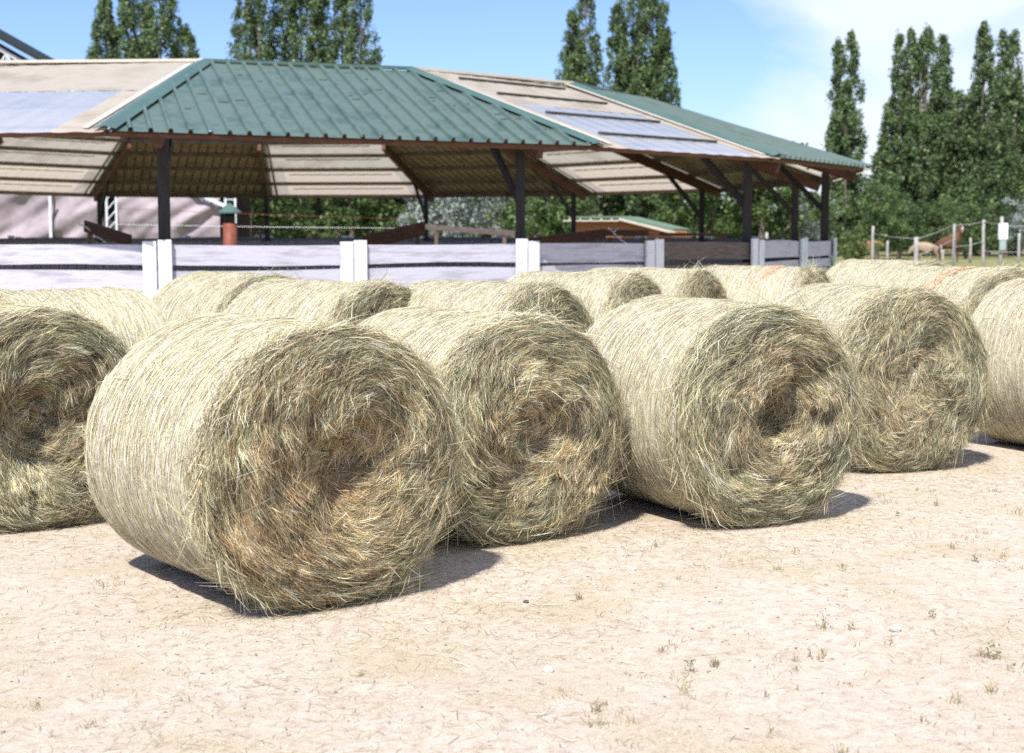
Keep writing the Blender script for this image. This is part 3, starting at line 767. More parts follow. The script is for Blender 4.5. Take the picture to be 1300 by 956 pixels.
# inner wall of upright grey boards
iw = empty('board_wall', (CX, CY, 0), label='ring wall of upright grey boards inside the plank fence', cat='wall')
rnd = random.Random(3)
for k in range(16):
    a = polar(.90, TH[k]); b = polar(.90, TH[(k+1) % 16]); n = 34; mb = MB()
    d = (b-a).normalized(); rad_ = Vector((d.y, -d.x, 0))
    for i in range(n):
        p = a+(b-a)*((i+.04)/n)+rad_*rnd.uniform(0, .01); q = a+(b-a)*((i+.95)/n)+rad_*rnd.uniform(0, .01); c = (p+q)/2; w = (q-p).length
        mb.beam((c.x, c.y, -.02), (c.x, c.y, 1.30+rnd.uniform(-.03, .03)), w, .022, rad_)
    o = mb.build('board_section', M['grey_planks']); o.data.transform(PM); o.parent = iw
    mb = MB().beam(a+Vector((0, 0, 1.1))-rad_*.06, b+Vector((0, 0, 1.1))-rad_*.06, .05, .1)
    o = mb.build('wall_rail', M['purlin']); o.data.transform(PM); o.parent = iw

# timber beams, ropes and other things standing in the ring
def plank(p, q, w, h, lab, mat='beam', rope=None):
    p = Vector(p); q = Vector(q); c = (p+q)/2
    root = empty('timber_partition', (c.x, c.y, 0), label=lab, cat='timber frame')
    o = MB().beam(p-Vector((c.x, c.y, 0)), q-Vector((c.x, c.y, 0)), w, h).build('plank', M[mat], root, bevel=.006)
    for e_ in (p+(q-p)*.12, p+(q-p)*.88):
        MB().box(e_.x-c.x-.04, e_.x-c.x+.04, e_.y-c.y-.04, e_.y-c.y+.04, -.03, e_.z-.08).build('leg', M['purlin'], root)
    if rope:
        pts = [Vector(r_)-Vector((c.x, c.y, 0)) for r_ in rope]
        MB().tube(pts, .014, 6).build('rope', M['rope'], root, True)
plank(at(108, 287, Yd=27), at(166, 306, Yd=25.5), .05, .22, 'brown plank sloping down to the right behind the fence, in front of the pink tarpaulin', rope=[at(100, 284, Yd=26.9), at(112, 290, Yd=26.8), at(124, 301, Yd=26.7), at(134, 308, Yd=26.6)])
plank(at(462, 308, Yd=25.5), at(539, 290, Yd=27), .05, .26, 'reddish plank sloping up to the right behind the middle of the white fence', rope=[at(505, 286, Yd=26.6), at(513, 281, Yd=26.7), at(514, 290, Yd=26.6), at(500, 300, Yd=26.4), at(488, 306, Yd=26.2)])
plank(at(541, 288, Yd=33), at(655, 297, Yd=31), .08, .12, 'dark low arched beam between two roof posts in the middle', 'old_wood')
plank(at(668, 309, Yd=26.5), at(768, 297, Yd=28.5), .05, .20, 'long reddish plank sloping up just right of the middle roof post', rope=[at(772, 289, Yd=28), at(779, 295, Yd=28), at(785, 289, Yd=28), at(779, 296, Yd=28), at(790, 306, Yd=27.8), at(800, 311, Yd=27.7)])
plank(at(768, 296, Yd=28.8), at(822, 296, Yd=30.2), .05, .13, 'level reddish plank in front of the orange-brown shed')
plank(at(822, 297, Yd=33.5), at(926, 298, Yd=35), .05, .07, 'thin brown rail behind the bare brown fence board', 'beam')
# taut wires inside the pavilion
for (x0, y0, x1, y1, Y_, lab, mt) in ((150, 285, 540, 290, 41, 'lower thin white wire strung across the pavilion', 'rope'), (150, 265, 540, 279, 41.5, 'upper rusty wire strung across the pavilion', 'rust')):
    p, q = at(x0, y0, Yd=Y_), at(x1, y1, Yd=Y_); m_ = (p+q)/2-Vector((0, 0, .02))
    o = MB().tube([p, m_, q], .006, 5).build('wire', M[mt], None, True); tag(o, lab, 'wire', 'wires across the pavilion')

# rust red flue with green cap
p = at(292, 295, Yd=40)
fl = empty('capped_flue', (p.x, p.y, 0), label='rust red metal flue with a green conical cap, left of the middle roof', cat='flue')
MB().tube([(0, 0, 0), (0, 0, 1.85)], .19, 20).build('pipe', M['rust'], fl, True)
MB().tube([(0, 0, 1.85), (0, 0, 2.14)], .155, 20).build('collar', M['black'], fl, True)
MB().tube([(0, 0, 2.13), (0, 0, 2.16), (0, 0, 2.42)], [.34, .34, .02], 20).build('cap', M['cap'], fl)

# ------------------------------------------------------------------ riding hall at the left, behind
YH = 58.0
hall = empty('riding_hall', (-25, YH, 0), label='tall hall behind the pavilion at left, green gable roof, white steel truss and pink-grey tarpaulins', cat='building')
def hx(px_): return at(px_, 295, Yd=YH).x+25
slope = .566; ze = CAMH+(295-186)/1805*YH-1.0; xe = hx(292); xa = 0.0; za = ze+slope*(xe-xa)
for sg in (1, -1):
    mb = MB(); mb.add([(xa, 0, za), (sg*(xe+.5), 0, ze-.1), (sg*(xe+.5), 5, ze-.1), (xa, 5, za), (xa, 0, za+.17), (sg*(xe+.5), 0, ze), (sg*(xe+.5), 5, ze), (xa, 5, za+.17)],
           [(0, 1, 2, 3), (4, 7, 6, 5), (0, 4, 5, 1), (1, 5, 6, 2), (3, 2, 6, 7)]); mb.build('roof', M['hall_roof'], hall)
    mb = MB(); tops = [(sg*xe*t, .4, ze+(za-ze)*(1-t)-.35) for t in np.linspace(0, 1, 13)]; bots = [(sg*xe*t, .4, ze+(za-ze)*(1-t)*.80-1.55) for t in np.linspace(0, 1, 13)]
    for i in range(12):
        mb.beam(tops[i], tops[i+1], .1, .14); mb.beam(bots[i], bots[i+1], .1, .14)
        mb.beam(bots[i], tops[i], .06, .06); mb.beam(bots[i] if i % 2 else tops[i], tops[i+1] if i % 2 else bots[i+1], .06, .06)
    mb.build('truss', M['steel'], hall)
mb = MB(); mb.add([(-xe, 4.3, 0), (xe, 4.3, 0), (xe, 4.3, ze-.4), (0, 4.3, za-.4), (-xe, 4.3, ze-.4), (-xe, 4.5, 0), (xe, 4.5, 0), (xe, 4.5, ze-.4), (0, 4.5, za-.4), (-xe, 4.5, ze-.4)], [(0, 1, 2, 3, 4), (9, 8, 7, 6, 5)]); mb.build('gable_wall', M['hall_in'], hall)
for px_ in (-120, 138, 290):
    x = hx(px_); mb = MB()
    for dx in (-.2, .2): mb.beam((x+dx, .5, 0), (x+dx, .5, ze-.3), .08, .08)
    for i in range(14):
        z = i*.42
        mb.beam((x-.2, .5, z), (x+.2, .5, z+(.42 if px_ != 290 else 0)), .04, .04)
    mb.build('column', M['steel'], hall)
for (pa, pb) in ((-160, 58), (61, 127), (146, 275)):
    xa_, xb_ = hx(pa), hx(pb); nx_, nz_ = 60, 24
    vs = []; fs = []
    for j in range(nz_+1):
        for i in range(nx_+1):
            x = xa_+(xb_-xa_)*i/nx_; z = 1.25+3.3*j/nz_
            y = .75+.55*float(fbm(np.array(x*.30+z*.25), np.array(z*1.3-x*.75), 0, 61, 2))+.07*float(fbm(np.array(x*.8+z), np.array(z*3-x*2), 0, 62, 2))
            vs.append((x, y, z))
    for j in range(nz_):
        for i in range(nx_): a_ = j*(nx_+1)+i; fs.append((a_, a_+1, a_+nx_+2, a_+nx_+1))
    MB().add(vs, fs).build('tarpaulin', M['tarp'], hall, True)
    MB().box(xa_, xb_, .95, 1.0, 0, 1.22).build('kick_board', M['old_wood'], hall)
MB().beam((hx(59), .6, 0), (hx(59), .6, ze-1), .14, .1).build('pole', M['steel'], hall)

# ------------------------------------------------------------------ shed
sp = at(790, 295, Yd=53)
shed = empty('timber_shed', (sp.x, sp.y, 0), R_(-20), label='low orange-brown timber shed with a sloping green roof behind the pavilion', cat='shed'); shed.scale = (.9, .9, .98)
mb = MB(); mb.add([(-2.2, 0, 0), (0, 0, 0), (2.1, 0, 0), (2.1, 3.5, 0), (-2.2, 3.5, 0), (-2.2, 0, 2.1), (0, 0, 2.1), (2.1, 0, 1.6), (2.1, 3.5, 1.6), (-2.2, 3.5, 2.1), (0, 3.5, 2.1)],
    [(0, 1, 6, 5), (1, 2, 7, 6), (2, 3, 8, 7), (3, 4, 9, 10, 8), (4, 0, 5, 9)]); mb.build('wall', M['shed'], shed)
mb = MB(); mb.beam((-2.2, 1.0, 2.2), (0, 1.0, 2.2), 3.0, .08); mb.beam((0, 1.0, 2.205), (2.3, 1.0, 1.72), 3.0, .08); mb.build('roof', M['shed_roof'], shed)
mb = MB()
for i in range(5): mb.beam((-2.1+i*.45, -.55, 2.1), (-2.1+i*.45, .5, 2.1), .07, .1)
mb.beam((0, -.52, 2.13), (2.38, -.52, 1.60), .03, .09); mb.beam((-2.4, -.52, 2.07), (0, -.52, 2.07), .03, .05)
mb.build('rafter_ends', M['flash'], shed)

# ------------------------------------------------------------------ wire fence in the paddock
def rpost(px_, ytop, Yd_, r, lab, mat='fpost', extra=None):
    p = at(px_, ytop, Yd=Yd_)
    root = empty('fence_post', (p.x, p.y, 0), label=lab, cat='fence post', group='posts of the paddock wire fence')
    rd = random.Random(int(px_)); pts = [(rd.uniform(-.02, .02), 0, z) for z in (-.1, p.z*.4, p.z*.8, p.z)]
    MB().tube(pts, [r, r*.95, r*.9, r*.85], 9).build('shaft', M[mat], root, True)
    return root, p
pp = []
for (px_, yt, Yd_, r, lab) in [
    (1163.5, 301, 42, .076, 'pale grey post in front of the tan pony'),
    (1212, 284, 50, .06, 'brown post in front of the brown horse with its head up'),
    (1249, 279, 50, .062, 'tall grey post right of the brown horse'),
    (1272, 275, 52, .07, 'post carrying the white energiser box'),
    (1108, 287, 58, .06, 'post at the left end of the paddock, beside the chestnut horse')]:
    root, p = rpost(px_, yt, Yd_, r, lab); pp.append(p)
    if 'energiser' in lab:
        bx = empty('energiser_box', (p.x, p.y-.12, 0), label='white electric fence energiser box hung on a post', cat='box')
        MB().box(-.17, .17, -.09, .04, 1.33, 1.93).build('case', M['white'], bx, bevel=.03)
        MB().box(-.12, .12, -.07, .02, .95, 1.32).build('battery_holder', noisy('grey_green', (.25, .33, .3), (.35, .42, .4), bump=0), bx, bevel=.02)
for (px_, yt, Yd_, lab) in [(1197, 317, 70, 'short pale far post below the tan pony tail'), (1232, 302, 75, 'short far post between the brown horse and the tall grey post'), (1294, 296, 66, 'short far post at the right edge of the paddock'), (1127, 306, 72, 'short far post left of the tan pony'),
        (973.5, 295, 62, 'pale post seen under the pavilion roof, between two roof posts'), (932, 303, 60, 'low pale post seen under the pavilion roof, left of a dark roof post')]:
    rpost(px_, yt, Yd_, .07, lab)
wf = [(0, 1, 0.05, 0), (1, 2, .05, .05), (2, 3, .05, .25), (0, 1, .55, .5), (1, 2, .8, .75), (4, 0, .3, .05)]
names = ['upper wire rising from the pale post to the brown post', 'upper wire between the brown and the tall grey post', 'wire from the tall grey post to the energiser post', 'lower wire from the pale post to the brown post', 'lower wire between the brown and the tall grey post', 'wire leading from the left paddock post to the pale post']
for (i, j, da, db), lab in zip(wf, names):
    a = pp[i]-Vector((0, .09, da)); b = pp[j]-Vector((0, .09, db)); m_ = (a+b)/2-Vector((0, 0, .05))
    tag(MB().tube([a, m_, b], .009, 5).build('fence_wire', M['wire'], None, True), lab, 'wire', 'wires of the paddock fence')
a = pp[3]-Vector((0, .09, .35)); b = at(1420, 289, Yd=54)
tag(MB().tube([a, b], .009, 5).build('fence_wire', M['wire'], None, True), 'upper wire running right from the energiser post', 'wire', 'wires of the paddock fence')
a = pp[2]-Vector((0, .09, 1.1)); b = at(1420, 324, Yd=52)
tag(MB().tube([a, b], .009, 5).build('fence_wire', M['wire'], None, True), 'lower wire running right from the tall grey post', 'wire', 'wires of the paddock fence')

# ------------------------------------------------------------------ horses
def horse(loc, rz, s, coat, mane, label, pose):
    root = empty('horse', loc, rz, label=label, cat='horse'); root.scale = (s, s, s)
    mc = noisy('coat_'+pose+str(int(loc[0])), coat, tuple(min(1, c*1.35) for c in coat), scale=3, rough=.6, bump=0)
    mm = noisy('mane_'+pose+str(int(loc[0])), mane, tuple(min(1, c*1.5) for c in mane), scale=9, bump=0)
    # body along +X (head at +X)
    vs = []; es = []; rs = []
    def v(p, r, par=None):
        vs.append(p); rs.append(r)
        if par is not None: es.append((par, len(vs)-1))
        return len(vs)-1
    pel = v((-.52, 0, 1.12), .33); mid = v((-.08, 0, 1.06), .37, pel); che = v((.36, 0, 1.10), .35, mid)
    if pose == 'graze':   # head carried low in front of the chest
        nk = v((.66, 0, 1.12), .24, che); nk2 = v((.84, 0, 1.0), .18, nk); hd = v((.98, 0, .88), .145, nk2); mz = v((1.12, 0, .68), .095, hd); mz2 = v((1.17, 0, .58), .075, mz)
    elif pose == 'up':
        nk = v((.56, 0, 1.42), .23, che); nk2 = v((.66, -.02, 1.68), .16, nk); hd = v((.72, -.05, 1.86), .135, nk2); mz = v((.85, -.15, 1.62), .09, hd); mz2 = v((.90, -.19, 1.52), .072, mz)
    else:
        nk = v((.66, 0, 1.22), .22, che); nk2 = v((.90, 0, 1.28), .16, nk); hd = v((1.04, 0, 1.28), .13, nk2); mz = v((1.22, 0, 1.10), .085, hd); mz2 = v((1.28, 0, 1.02), .07, mz)
    for sy in (-1, 1):
        h1 = v((-.60, .16*sy, .94), .22, pel); h2 = v((-.50, .17*sy, .72), .15, h1); h3 = v((-.70, .17*sy, .48), .075, h2); h4 = v((-.66, .17*sy, .16), .045, h3); v((-.62, .17*sy, .03), .062, h4)
        f1 = v((.42, .16*sy, .86), .13, che); f2 = v((.40, .16*sy, .48), .062, f1); f3 = v((.42, .16*sy, .16), .043, f2); v((.45, .16*sy, .03), .06, f3)
    me = bpy.data.meshes.new('body'); me.from_pydata(vs, es, []); me.update()
    o = link('body', me, root, [mc])
    sk = o.modifiers.new('skin', 'SKIN'); sk.use_smooth_shade = True
    for i, d in enumerate(me.skin_vertices[0].data if me.skin_vertices else []): d.radius = (rs[i], rs[i]); d.use_root = (i == 0)
    if not me.skin_vertices:
        pass
    sb = o.modifiers.new('sub', 'SUBSURF'); sb.levels = 2; sb.render_levels = 2
    # ears, mane, tail
    hp = Vector(vs[hd]); up = Vector((-.15, 0, 1)) if pose != 'graze' else Vector((-.7, 0, .6))
    for sy in (-1, 1): MB().tube([hp+up*.07+Vector((0, .05*sy, 0)), hp+up*.14+Vector((0, .065*sy, 0)), hp+up*.23+Vector((0, .06*sy, 0))], [.03, .033, .004], 6).build('ear', mc, root, True)
    n1, n2, n3 = Vector(vs[che])+Vector((0.1, 0, .26)), Vector(vs[nk])+Vector((-.10, 0, .17)), Vector(vs[nk2])+Vector((-.08, 0, .12))
    n4 = hp+up*.12
    mb = MB(); rd = random.Random(3)
    pts = [n1, n2, n3, n4]
    for i in range(26):
        t = i/25*3; a_ = pts[min(int(t), 2)].lerp(pts[min(int(t), 2)+1], t-min(int(t), 2))
        sy = rd.choice([-1, 1]); mb.tube([a_, a_+Vector((0, .08*sy, -.03)), a_+Vector((rd.uniform(-.05, .05), .15*sy, -.22))], [.03, .028, .008], 5)
    mb.build('mane', mm, root, True)
    mb = MB()
    for i in range(12):
        dy = rd.uniform(-.04, .04); mb.tube([(-.80, dy*.4, 1.22), (-.93, dy, 1.1), (-.95+dy, dy*1.6, .75), (-.9+dy*.6, dy*1.4, .4)], [.035, .04, .04, .01], 5)
    mb.build('tail', mm, root, True)
    if pose == 'up':
        MB().tube([Vector(vs[hd])+Vector((.09, 0, .02)), Vector(vs[mz])+Vector((.055, 0, .045))], [.035, .025], 6).build('blaze', noisy('blaze', (.7, .6, .5), (.8, .7, .6), bump=0), root, True)
    return root

p = at(1176, 329, Yd=74); horse((p.x, p.y, 0), R_(176), .80, (.27, .20, .14), (.42, .34, .25), 'stocky tan pony with its head lowered, behind the pale grey post', 'graze')
p = at(1204, 330, Yd=75); horse((p.x, p.y, 0), R_(-50), 1.0, (.11, .055, .03), (.03, .02, .015), 'brown horse standing with its head up and a pale blaze', 'up')
p = at(1098, 326, Yd=80); horse((p.x, p.y, 0), R_(-8), .8, (.2, .10, .045), (.3, .2, .11), 'chestnut horse at the left end of the paddock, near the pavilion', 'level')

# ------------------------------------------------------------------ trees
def leaves(rng, Cn, rad3, per, size, base, var=.35, up=.0):
    """leaf-sized quads in clumps: Cn (k,3) centres, rad3 (k,3) radii"""
    k = len(Cn); n = k*per
    d = rng.normal(0, 1, (n, 3)); d /= np.linalg.norm(d, axis=1, keepdims=True)
    rr = rng.uniform(0, 1, n)**.45
    P = np.repeat(Cn, per, 0)+d*rr[:, None]*np.repeat(rad3, per, 0)
    nr = d+rng.normal(0, .75, (n, 3)); nr /= np.linalg.norm(nr, axis=1, keepdims=True)
    a = np.cross(nr, rng.normal(0, 1, (n, 3))); a /= np.linalg.norm(a, axis=1, keepdims=True); b = np.cross(nr, a)
    s = (size*rng.uniform(.6, 1.3, n))[:, None]/2
    V = np.stack([P-a*s, P-b*s*.75, P+a*s, P+b*s*.75], 1).reshape(-1, 3)
    F = np.arange(n*4).reshape(n, 4)
    ck = np.repeat(rng.uniform(1-var, 1+var, k), per)[:, None]
    C = np.array(base)[None]*ck*rng.uniform(.7, 1.3, (n, 1))*(1+rng.normal(0, .06, (n, 3)))
    return V, F, np.repeat(np.clip(C, 0, 1), 4, 0)
def poplar(seed, H, spires, base=(.12, .175, .07), dens=1.0, leaf=.19, low=.06):
    rng = np.random.default_rng(seed); cs = []; rs = []; mb = MB()
    mb.tube([(0, 0, -.2), (.05, 0, H*.15), (0, .05, H*.45), (0, 0, H*.8)], [.34, .27, .17, .05], 9)
    for (dx, z0, z1, r) in spires:
        dy = rng.uniform(-.5, .5)*r; L = z1-z0
        nk = int(L*r*9*dens)
        t = rng.uniform(0, 1, nk)**1.0
        prof = np.where(t < .3, .45+.55*np.sin(t/.3*PI/2), np.clip((1-t)/.7, 0, 1)**.5)
        prof = prof*(1+.25*vnoise(t*7, t*0+dx, 0, seed))
        a = rng.uniform(0, 2*PI, nk); q = rng.uniform(.25, 1.0, nk)**.6
        c = np.stack([dx*(.35+.65*np.clip(t*2.5, 0, 1))+np.cos(a)*r*prof*q, dy+np.sin(a)*r*prof*q, z0+t*L], -1)
        cs.append(c); sz = rng.uniform(.26, .6, nk)*(.5+.5*prof)
        rs.append(np.stack([sz, sz, sz*rng.uniform(1.2, 2.2, nk)], -1))
        mb.tube([(0, 0, max(H*.05, z0-1)), (dx*.7, dy, z0+L*.25), (dx, dy, z0+L*.7), (dx, dy, z1-.6)], [.16, .12, .07, .02], 6)
        for i in range(0, nk, 9):
            e_ = c[i]; mb.tube([(dx*.9, dy, max(.6, e_[2]-1.6)), tuple(e_)], [.04, .012], 4)
    V, F, C = leaves(rng, np.vstack(cs), np.vstack(rs), 54, leaf, base, .42)
    cm = quads_mesh('crown', V, F, C); cm.materials.append(M['leaf_poplar'])
    tm = bpy.data.meshes.new('trunk'); tm.from_pydata(mb.v, [], mb.f); tm.materials.append(M['trunk'])
    return cm, tm
def broad(seed, H, Wd, base, dens=1.0, leaf=.2, nk=150):
    rng = np.random.default_rng(seed); mb = MB()
    mb.tube([(0, 0, -.2), (.05, .02, H*.25), (0, .1, H*.55), (0, 0, H*.8)], [H*.035, H*.028, H*.016, .03], 8)
    big = []
    for i in range(9):
        a = rng.uniform(0, 2*PI); q = rng.uniform(.2, .75); big.append((math.cos(a)*q*Wd*.5, math.sin(a)*q*Wd*.5, H*rng.uniform(.3, .8), Wd*rng.uniform(.18, .3)))
    big.append((0, 0, H*.82, Wd*.2)); big.append((0, 0, H*.5, Wd*.33))
    cs = []; rs = []
    for (x, y, z, r) in big:
        m = int(nk/9); d = rng.normal(0, 1, (m, 3)); d /= np.linalg.norm(d, axis=1, keepdims=True)
        cs.append(np.array([x, y, z])+d*r*rng.uniform(.6, 1.1, (m, 1))); sz = rng.uniform(.18, .36, m)*r*1.1; rs.append(np.stack([sz, sz, sz*.85], -1))
        mb.tube([(0, 0, H*.2), (x*.5, y*.5, z*.7), (x, y, z)], [H*.014, H*.01, .015], 5)
    V, F, C = leaves(rng, np.vstack(cs), np.vstack(rs), int(44*dens), leaf, base, .3)
    V = V[:]; 
    cm = quads_mesh('crown', V, F, C); cm.materials.append(M['leaf_poplar'])
    tm = bpy.data.meshes.new('trunk'); tm.from_pydata(mb.v, [], mb.f); tm.materials.append(M['trunk'])
    return cm, tm
def put(name, ms, x, y, rz, s, lab, cat, grp, sz=None):
    o = empty(name, (x, y, 0), rz, label=lab, cat=cat, group=grp); o.scale = (s, s, sz or s)
    for nm, me in zip(('crown', 'trunk'), ms):
        c = bpy.data.objects.new(nm, me); col.objects.link(c); c.parent = o
    return o
def hz(y_px, Yd): return CAMH+(295-y_px)/1805*Yd
def pos(px_, Yd): return (px_-650)/1805*Yd
GP = 'poplars beyond the pavilion'
# each poplar: centre px, distance, spires (px offset, top y px, half-width px)
pops = [
    (186, 98, [(-46, 2, 30), (-12, -40, 36), (26, -30, 34), (56, 40, 22), (-5, 60, 50)], 'broad poplar with a side lobe at left, above the pale roof panel'),
    (322, 100, [(-8, -30, 24), (12, -45, 24)], 'leftmost of the poplars standing close together above the green roof'),
    (386, 102, [(-22, -35, 24), (8, -55, 28), (24, -10, 20)], 'middle poplar of the close group above the green roof'),
    (450, 99, [(-14, -30, 22), (12, -45, 24)], 'rightmost poplar of the close group above the green roof'),
    (735, 108, [(-10, 20, 20), (8, -30, 20), (-2, 60, 27)], 'slender poplar left of the tall one above the right roof slope'),
    (808, 104, [(-26, 10, 22), (-6, -40, 28), (18, -25, 30), (30, 40, 26), (0, 80, 46)], 'tall wide poplar above the right roof slope'),
    (1071, 106, [(-10, 58, 15), (6, 45, 17), (-4, 110, 27), (2, 190, 30)], 'lone narrow poplar just right of the roof tip'),
    (1163, 104, [(48, 170, 24), (-44, 190, 22), (-30, 52, 17), (-10, 42, 17), (10, 40, 18), (28, 52, 18), (-36, 130, 24), (36, 110, 26), (0, 150, 50)], 'bushy many-topped poplar behind the tan pony'),
    (1250, 102, [(-34, 120, 24), (32, 105, 26), (-8, 35, 20), (14, 48, 16), (-12, 110, 28), (4, 160, 40)], 'poplar with a rounded tip behind the energiser post'),
    (1290, 104, [(-24, 120, 24), (32, 66, 24), (-8, 44, 15), (16, 58, 18), (0, 130, 28)], 'poplar at the right edge with two tops'),
]
for i, (pxc, Yd, sp_, lab) in enumerate(pops):
    k = Yd/1805
    S = [(dx*k, rngp.uniform(.3, 1.2) if j != 0 else .5, hz(ty, Yd), w*k*1.32) for j, (dx, ty, w) in enumerate(sp_)]
    H = max(s_[2] for s_ in S)
    put('poplar_tree', poplar(200+i, H, S), pos(pxc, Yd), Yd, 0, 1, lab, 'tree', GP)
dk = (.06, .10, .038); md = (.10, .155, .05); lt = (.14, .19, .065); sv = (.30, .34, .31)
bm = {'dark': [broad(301, 7, 6.5, dk), broad(302, 7, 6, dk)], 'mid': [broad(303, 6, 6, md), broad(304, 6, 6.5, md)], 'light': [broad(305, 5, 5, lt)], 'silver': [broad(306, 5, 5.5, sv, leaf=.16)]}
bt = [ # px, Yd, kind, variant, scale, label
    (318, 66, 'mid', 0, .95, 'mid green tree just right of the tarpaulin corner'),
    (352, 80, 'dark', 0, 1.2, 'dark tree behind the capped flue, right of the mid green tree'),
    (400, 76, 'dark', 1, 1.15, 'dark tree below the leftmost pale ceiling panel of the far roof'),
    (446, 70, 'mid', 1, .9, 'dull green tree between the dark trees under the far roof'),
    (480, 78, 'dark', 0, 1.1, 'dark tree left of the silvery shrubs'),
    (520, 72, 'mid', 0, .95, 'mid green tree just left of the far post beside the silvery shrubs'),
    (570, 66, 'silver', 0, 1.0, 'silvery grey-leaved tree left of the middle roof post'),
    (621, 70, 'light', 0, 1.05, 'yellow-green tree between the two silvery trees'),
    (668, 68, 'silver', 0, 1.0, 'silvery grey-leaved tree right behind the middle roof post'),
    (702, 64, 'mid', 1, .9, 'mid green tree left of the shed'),
    (752, 78, 'dark', 1, 1.15, 'dark tree right above the shed roof ridge'),
    (800, 82, 'dark', 0, 1.2, 'dark tree with bare stem behind the shed'),
    (850, 76, 'dark', 1, 1.05, 'dark tree right of the shed roof'),
    (905, 68, 'mid', 0, .95, 'bright mid green tree between two posts on the right of the pavilion'),
    (965, 70, 'mid', 1, 1.05, 'broad mid green tree behind the fence corner post'),
    (1014, 72, 'silver', 0, .7, 'small silvery shrub between the last two roof posts'),
    (1040, 84, 'mid', 0, .66, 'mid green tree behind the last roof post'),
    (1112, 88, 'mid', 1, .78, 'mid green low tree between the lone poplar and the many-topped poplar'),
    (1140, 92, 'dark', 0, .6, 'dark low tree at the foot of the many-topped poplar'),
    (1190, 94, 'mid', 0, .62, 'mid green low tree behind the brown horse'),
    (1225, 90, 'mid', 1, .58, 'mid green low tree between the brown horse and the energiser post'),
    (1275, 94, 'dark', 1, .6, 'dark low tree behind the energiser box'),
    (1305, 86, 'silver', 0, .7, 'silvery shrub at the right edge'),
    (1090, 66, 'light', 0, .38, 'low leafy bush just right of the last fence post'),
]
for i, (pxc, Yd, kd, vr, s_, lab) in enumerate(bt):
    put('silver_tree' if kd == 'silver' else ('bush' if s_ < .5 else 'broadleaf_tree'), bm[kd][vr], pos(pxc, Yd), Yd, i*1.7, s_, lab, 'tree' if s_ >= .5 else 'bush', 'trees behind the pavilion')
# distant wood that reads as one mass
rng = np.random.default_rng(8)
n = 700; xs = rng.uniform(-95, 110, n); hgt = 3.6+1.8*fbm(xs*.08, xs*0, 0, 4, 3)
cs = np.stack([xs, 125+rng.uniform(-6, 10, n), rng.uniform(.1, 1, n)**.8*hgt], -1); rs = np.tile([2.2, 1.8, 1.5], (n, 1))
V_, F_, C_ = leaves(rng, cs, rs, 90, .65, (.07, .105, .04), .3)
tag(link('distant_wood', quads_mesh('distant_wood', V_, F_, C_), None, [M['leaf_poplar']]), 'distant mass of woodland closing the horizon', 'woodland', kind='stuff')
# weeds at the end of the plank fence
r2 = np.random.default_rng(3); e_ = at(1052, 345, Yd=18.5)
cs = np.stack([r2.normal(e_.x, .12, 60), r2.normal(18.5, .15, 60), r2.uniform(.05, 1.15, 60)], -1)
V_, F_, C_ = leaves(r2, cs, np.tile([.1, .1, .1], (60, 1)), 30, .045, (.10, .15, .05))
tag(link('tall_weed', quads_mesh('tall_weed', V_, F_, C_), None, [M['leaf_poplar']]), 'dark tall weed between two far hay bales at the end of the plank fence', 'weed')

# ------------------------------------------------------------------ camera, light, sky
cam = bpy.data.cameras.new('camera'); co = bpy.data.objects.new('camera', cam); col.objects.link(co); sc.camera = co
cam.lens = 50; cam.sensor_width = 36; cam.clip_end = 3000; cam.shift_y = -44.5/1300
co.location = (0, 0, CAMH); co.rotation_euler = (PI/2-PITCH, 0, 0)
cam.dof.use_dof = True; cam.dof.focus_distance = 7.2; cam.dof.aperture_fstop = 3.2
SAZ, SEL = -111, 54
d = Vector((math.cos(R_(SEL))*math.cos(R_(SAZ)), math.cos(R_(SEL))*math.sin(R_(SAZ)), math.sin(R_(SEL))))
sun = bpy.data.lights.new('sun', 'SUN'); sun.energy = 4.9; sun.angle = R_(.55); sun.color = (1, .955, .88)
so = bpy.data.objects.new('sun', sun); col.objects.link(so); so.rotation_euler = (-d).to_track_quat('-Z', 'Y').to_euler()
w = bpy.data.worlds.new('World'); sc.world = w; w.use_nodes = True; nt = w.node_tree; nt.nodes.clear()
out = N(nt, 'ShaderNodeOutputWorld'); bg = N(nt, 'ShaderNodeBackground')
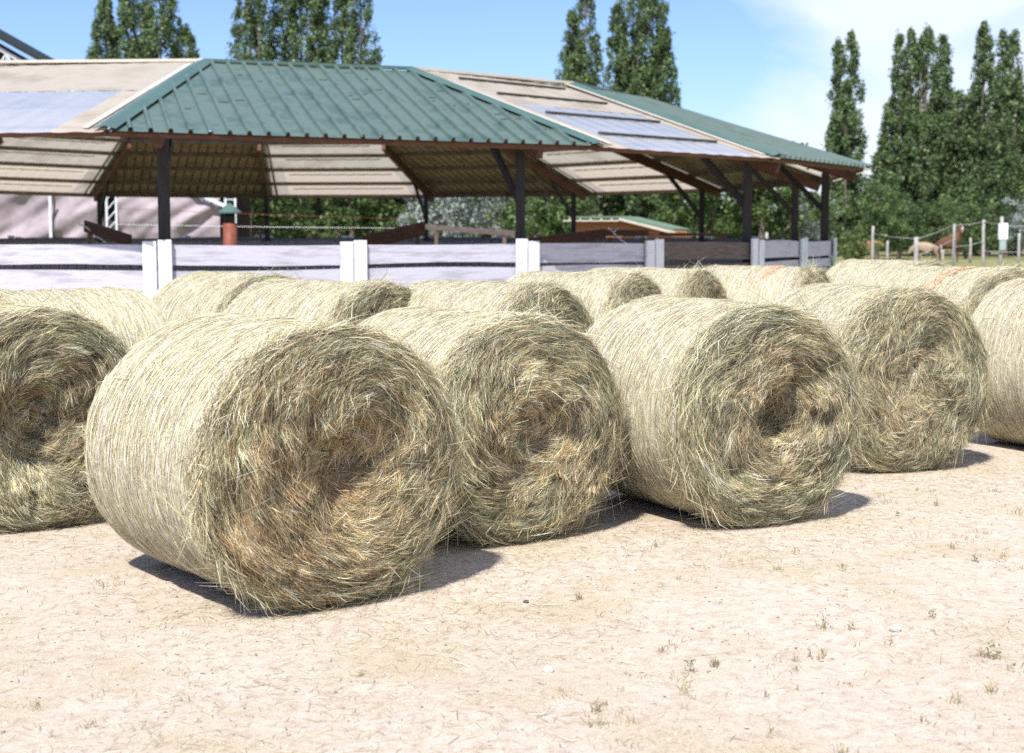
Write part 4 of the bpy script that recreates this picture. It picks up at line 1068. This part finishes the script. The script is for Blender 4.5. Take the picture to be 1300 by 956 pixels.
sky = N(nt, 'ShaderNodeTexSky', sky_type='NISHITA', sun_disc=False, sun_elevation=R_(SEL), sun_rotation=math.atan2(d.x, d.y), altitude=100, air_density=1.1, dust_density=.3, ozone_density=1.0)
tc = N(nt, 'ShaderNodeTexCoord'); mp = N(nt, 'ShaderNodeMapping'); mp.inputs['Scale'].default_value = (3.2, 2.0, 8)
mp.inputs['Rotation'].default_value = (0, R_(12), 0)
nt.links.new(tc.outputs['Generated'], mp.inputs[0])
no = N(nt, 'ShaderNodeTexNoise', Scale=1.6, Detail=9, Roughness=.55, Distortion=.4); nt.links.new(mp.outputs[0], no.inputs['Vector'])
sx = N(nt, 'ShaderNodeSeparateXYZ'); nt.links.new(tc.outputs['Generated'], sx.inputs[0])
mr = N(nt, 'ShaderNodeMapRange', interpolation_type='SMOOTHSTEP'); mr.inputs['From Min'].default_value = .02; mr.inputs['From Max'].default_value = .30; mr.inputs['To Min'].default_value = -.30; mr.inputs['To Max'].default_value = .22
nt.links.new(sx.outputs['X'], mr.inputs[0])
ad = N(nt, 'ShaderNodeMath', operation='ADD'); nt.links.new(no.outputs['Fac'], ad.inputs[0]); nt.links.new(mr.outputs[0], ad.inputs[1])
cr = ramp(nt, ad.outputs[0], [(.44, (0, 0, 0)), (.72, (.85, .85, .85))])
mx = N(nt, 'ShaderNodeMix', data_type='RGBA'); nt.links.new(cr.outputs[0], mx.inputs[0]); tint = N(nt, 'ShaderNodeMix', data_type='RGBA', blend_type='MULTIPLY'); tint.inputs[0].default_value = 1; tint.inputs[7].default_value = (.62, .74, 1.08, 1)
nt.links.new(sky.outputs[0], tint.inputs[6]); nt.links.new(tint.outputs[2], mx.inputs[6]); mx.inputs[7].default_value = (6.0, 6.4, 7.2, 1)
nt.links.new(mx.outputs[2], bg.inputs[0]); bg.inputs[1].default_value = .105; nt.links.new(bg.outputs[0], out.inputs[0])
sc.view_settings.view_transform = 'Standard'; sc.view_settings.look = 'None'; sc.view_settings.gamma = 1; sc.view_settings.exposure = .68
sc.cycles.max_bounces = 8; sc.cycles.transparent_max_bounces = 8; sc.cycles.use_denoising = False; sc.cycles.sample_clamp_indirect = 4; sc.cycles.use_adaptive_sampling = False
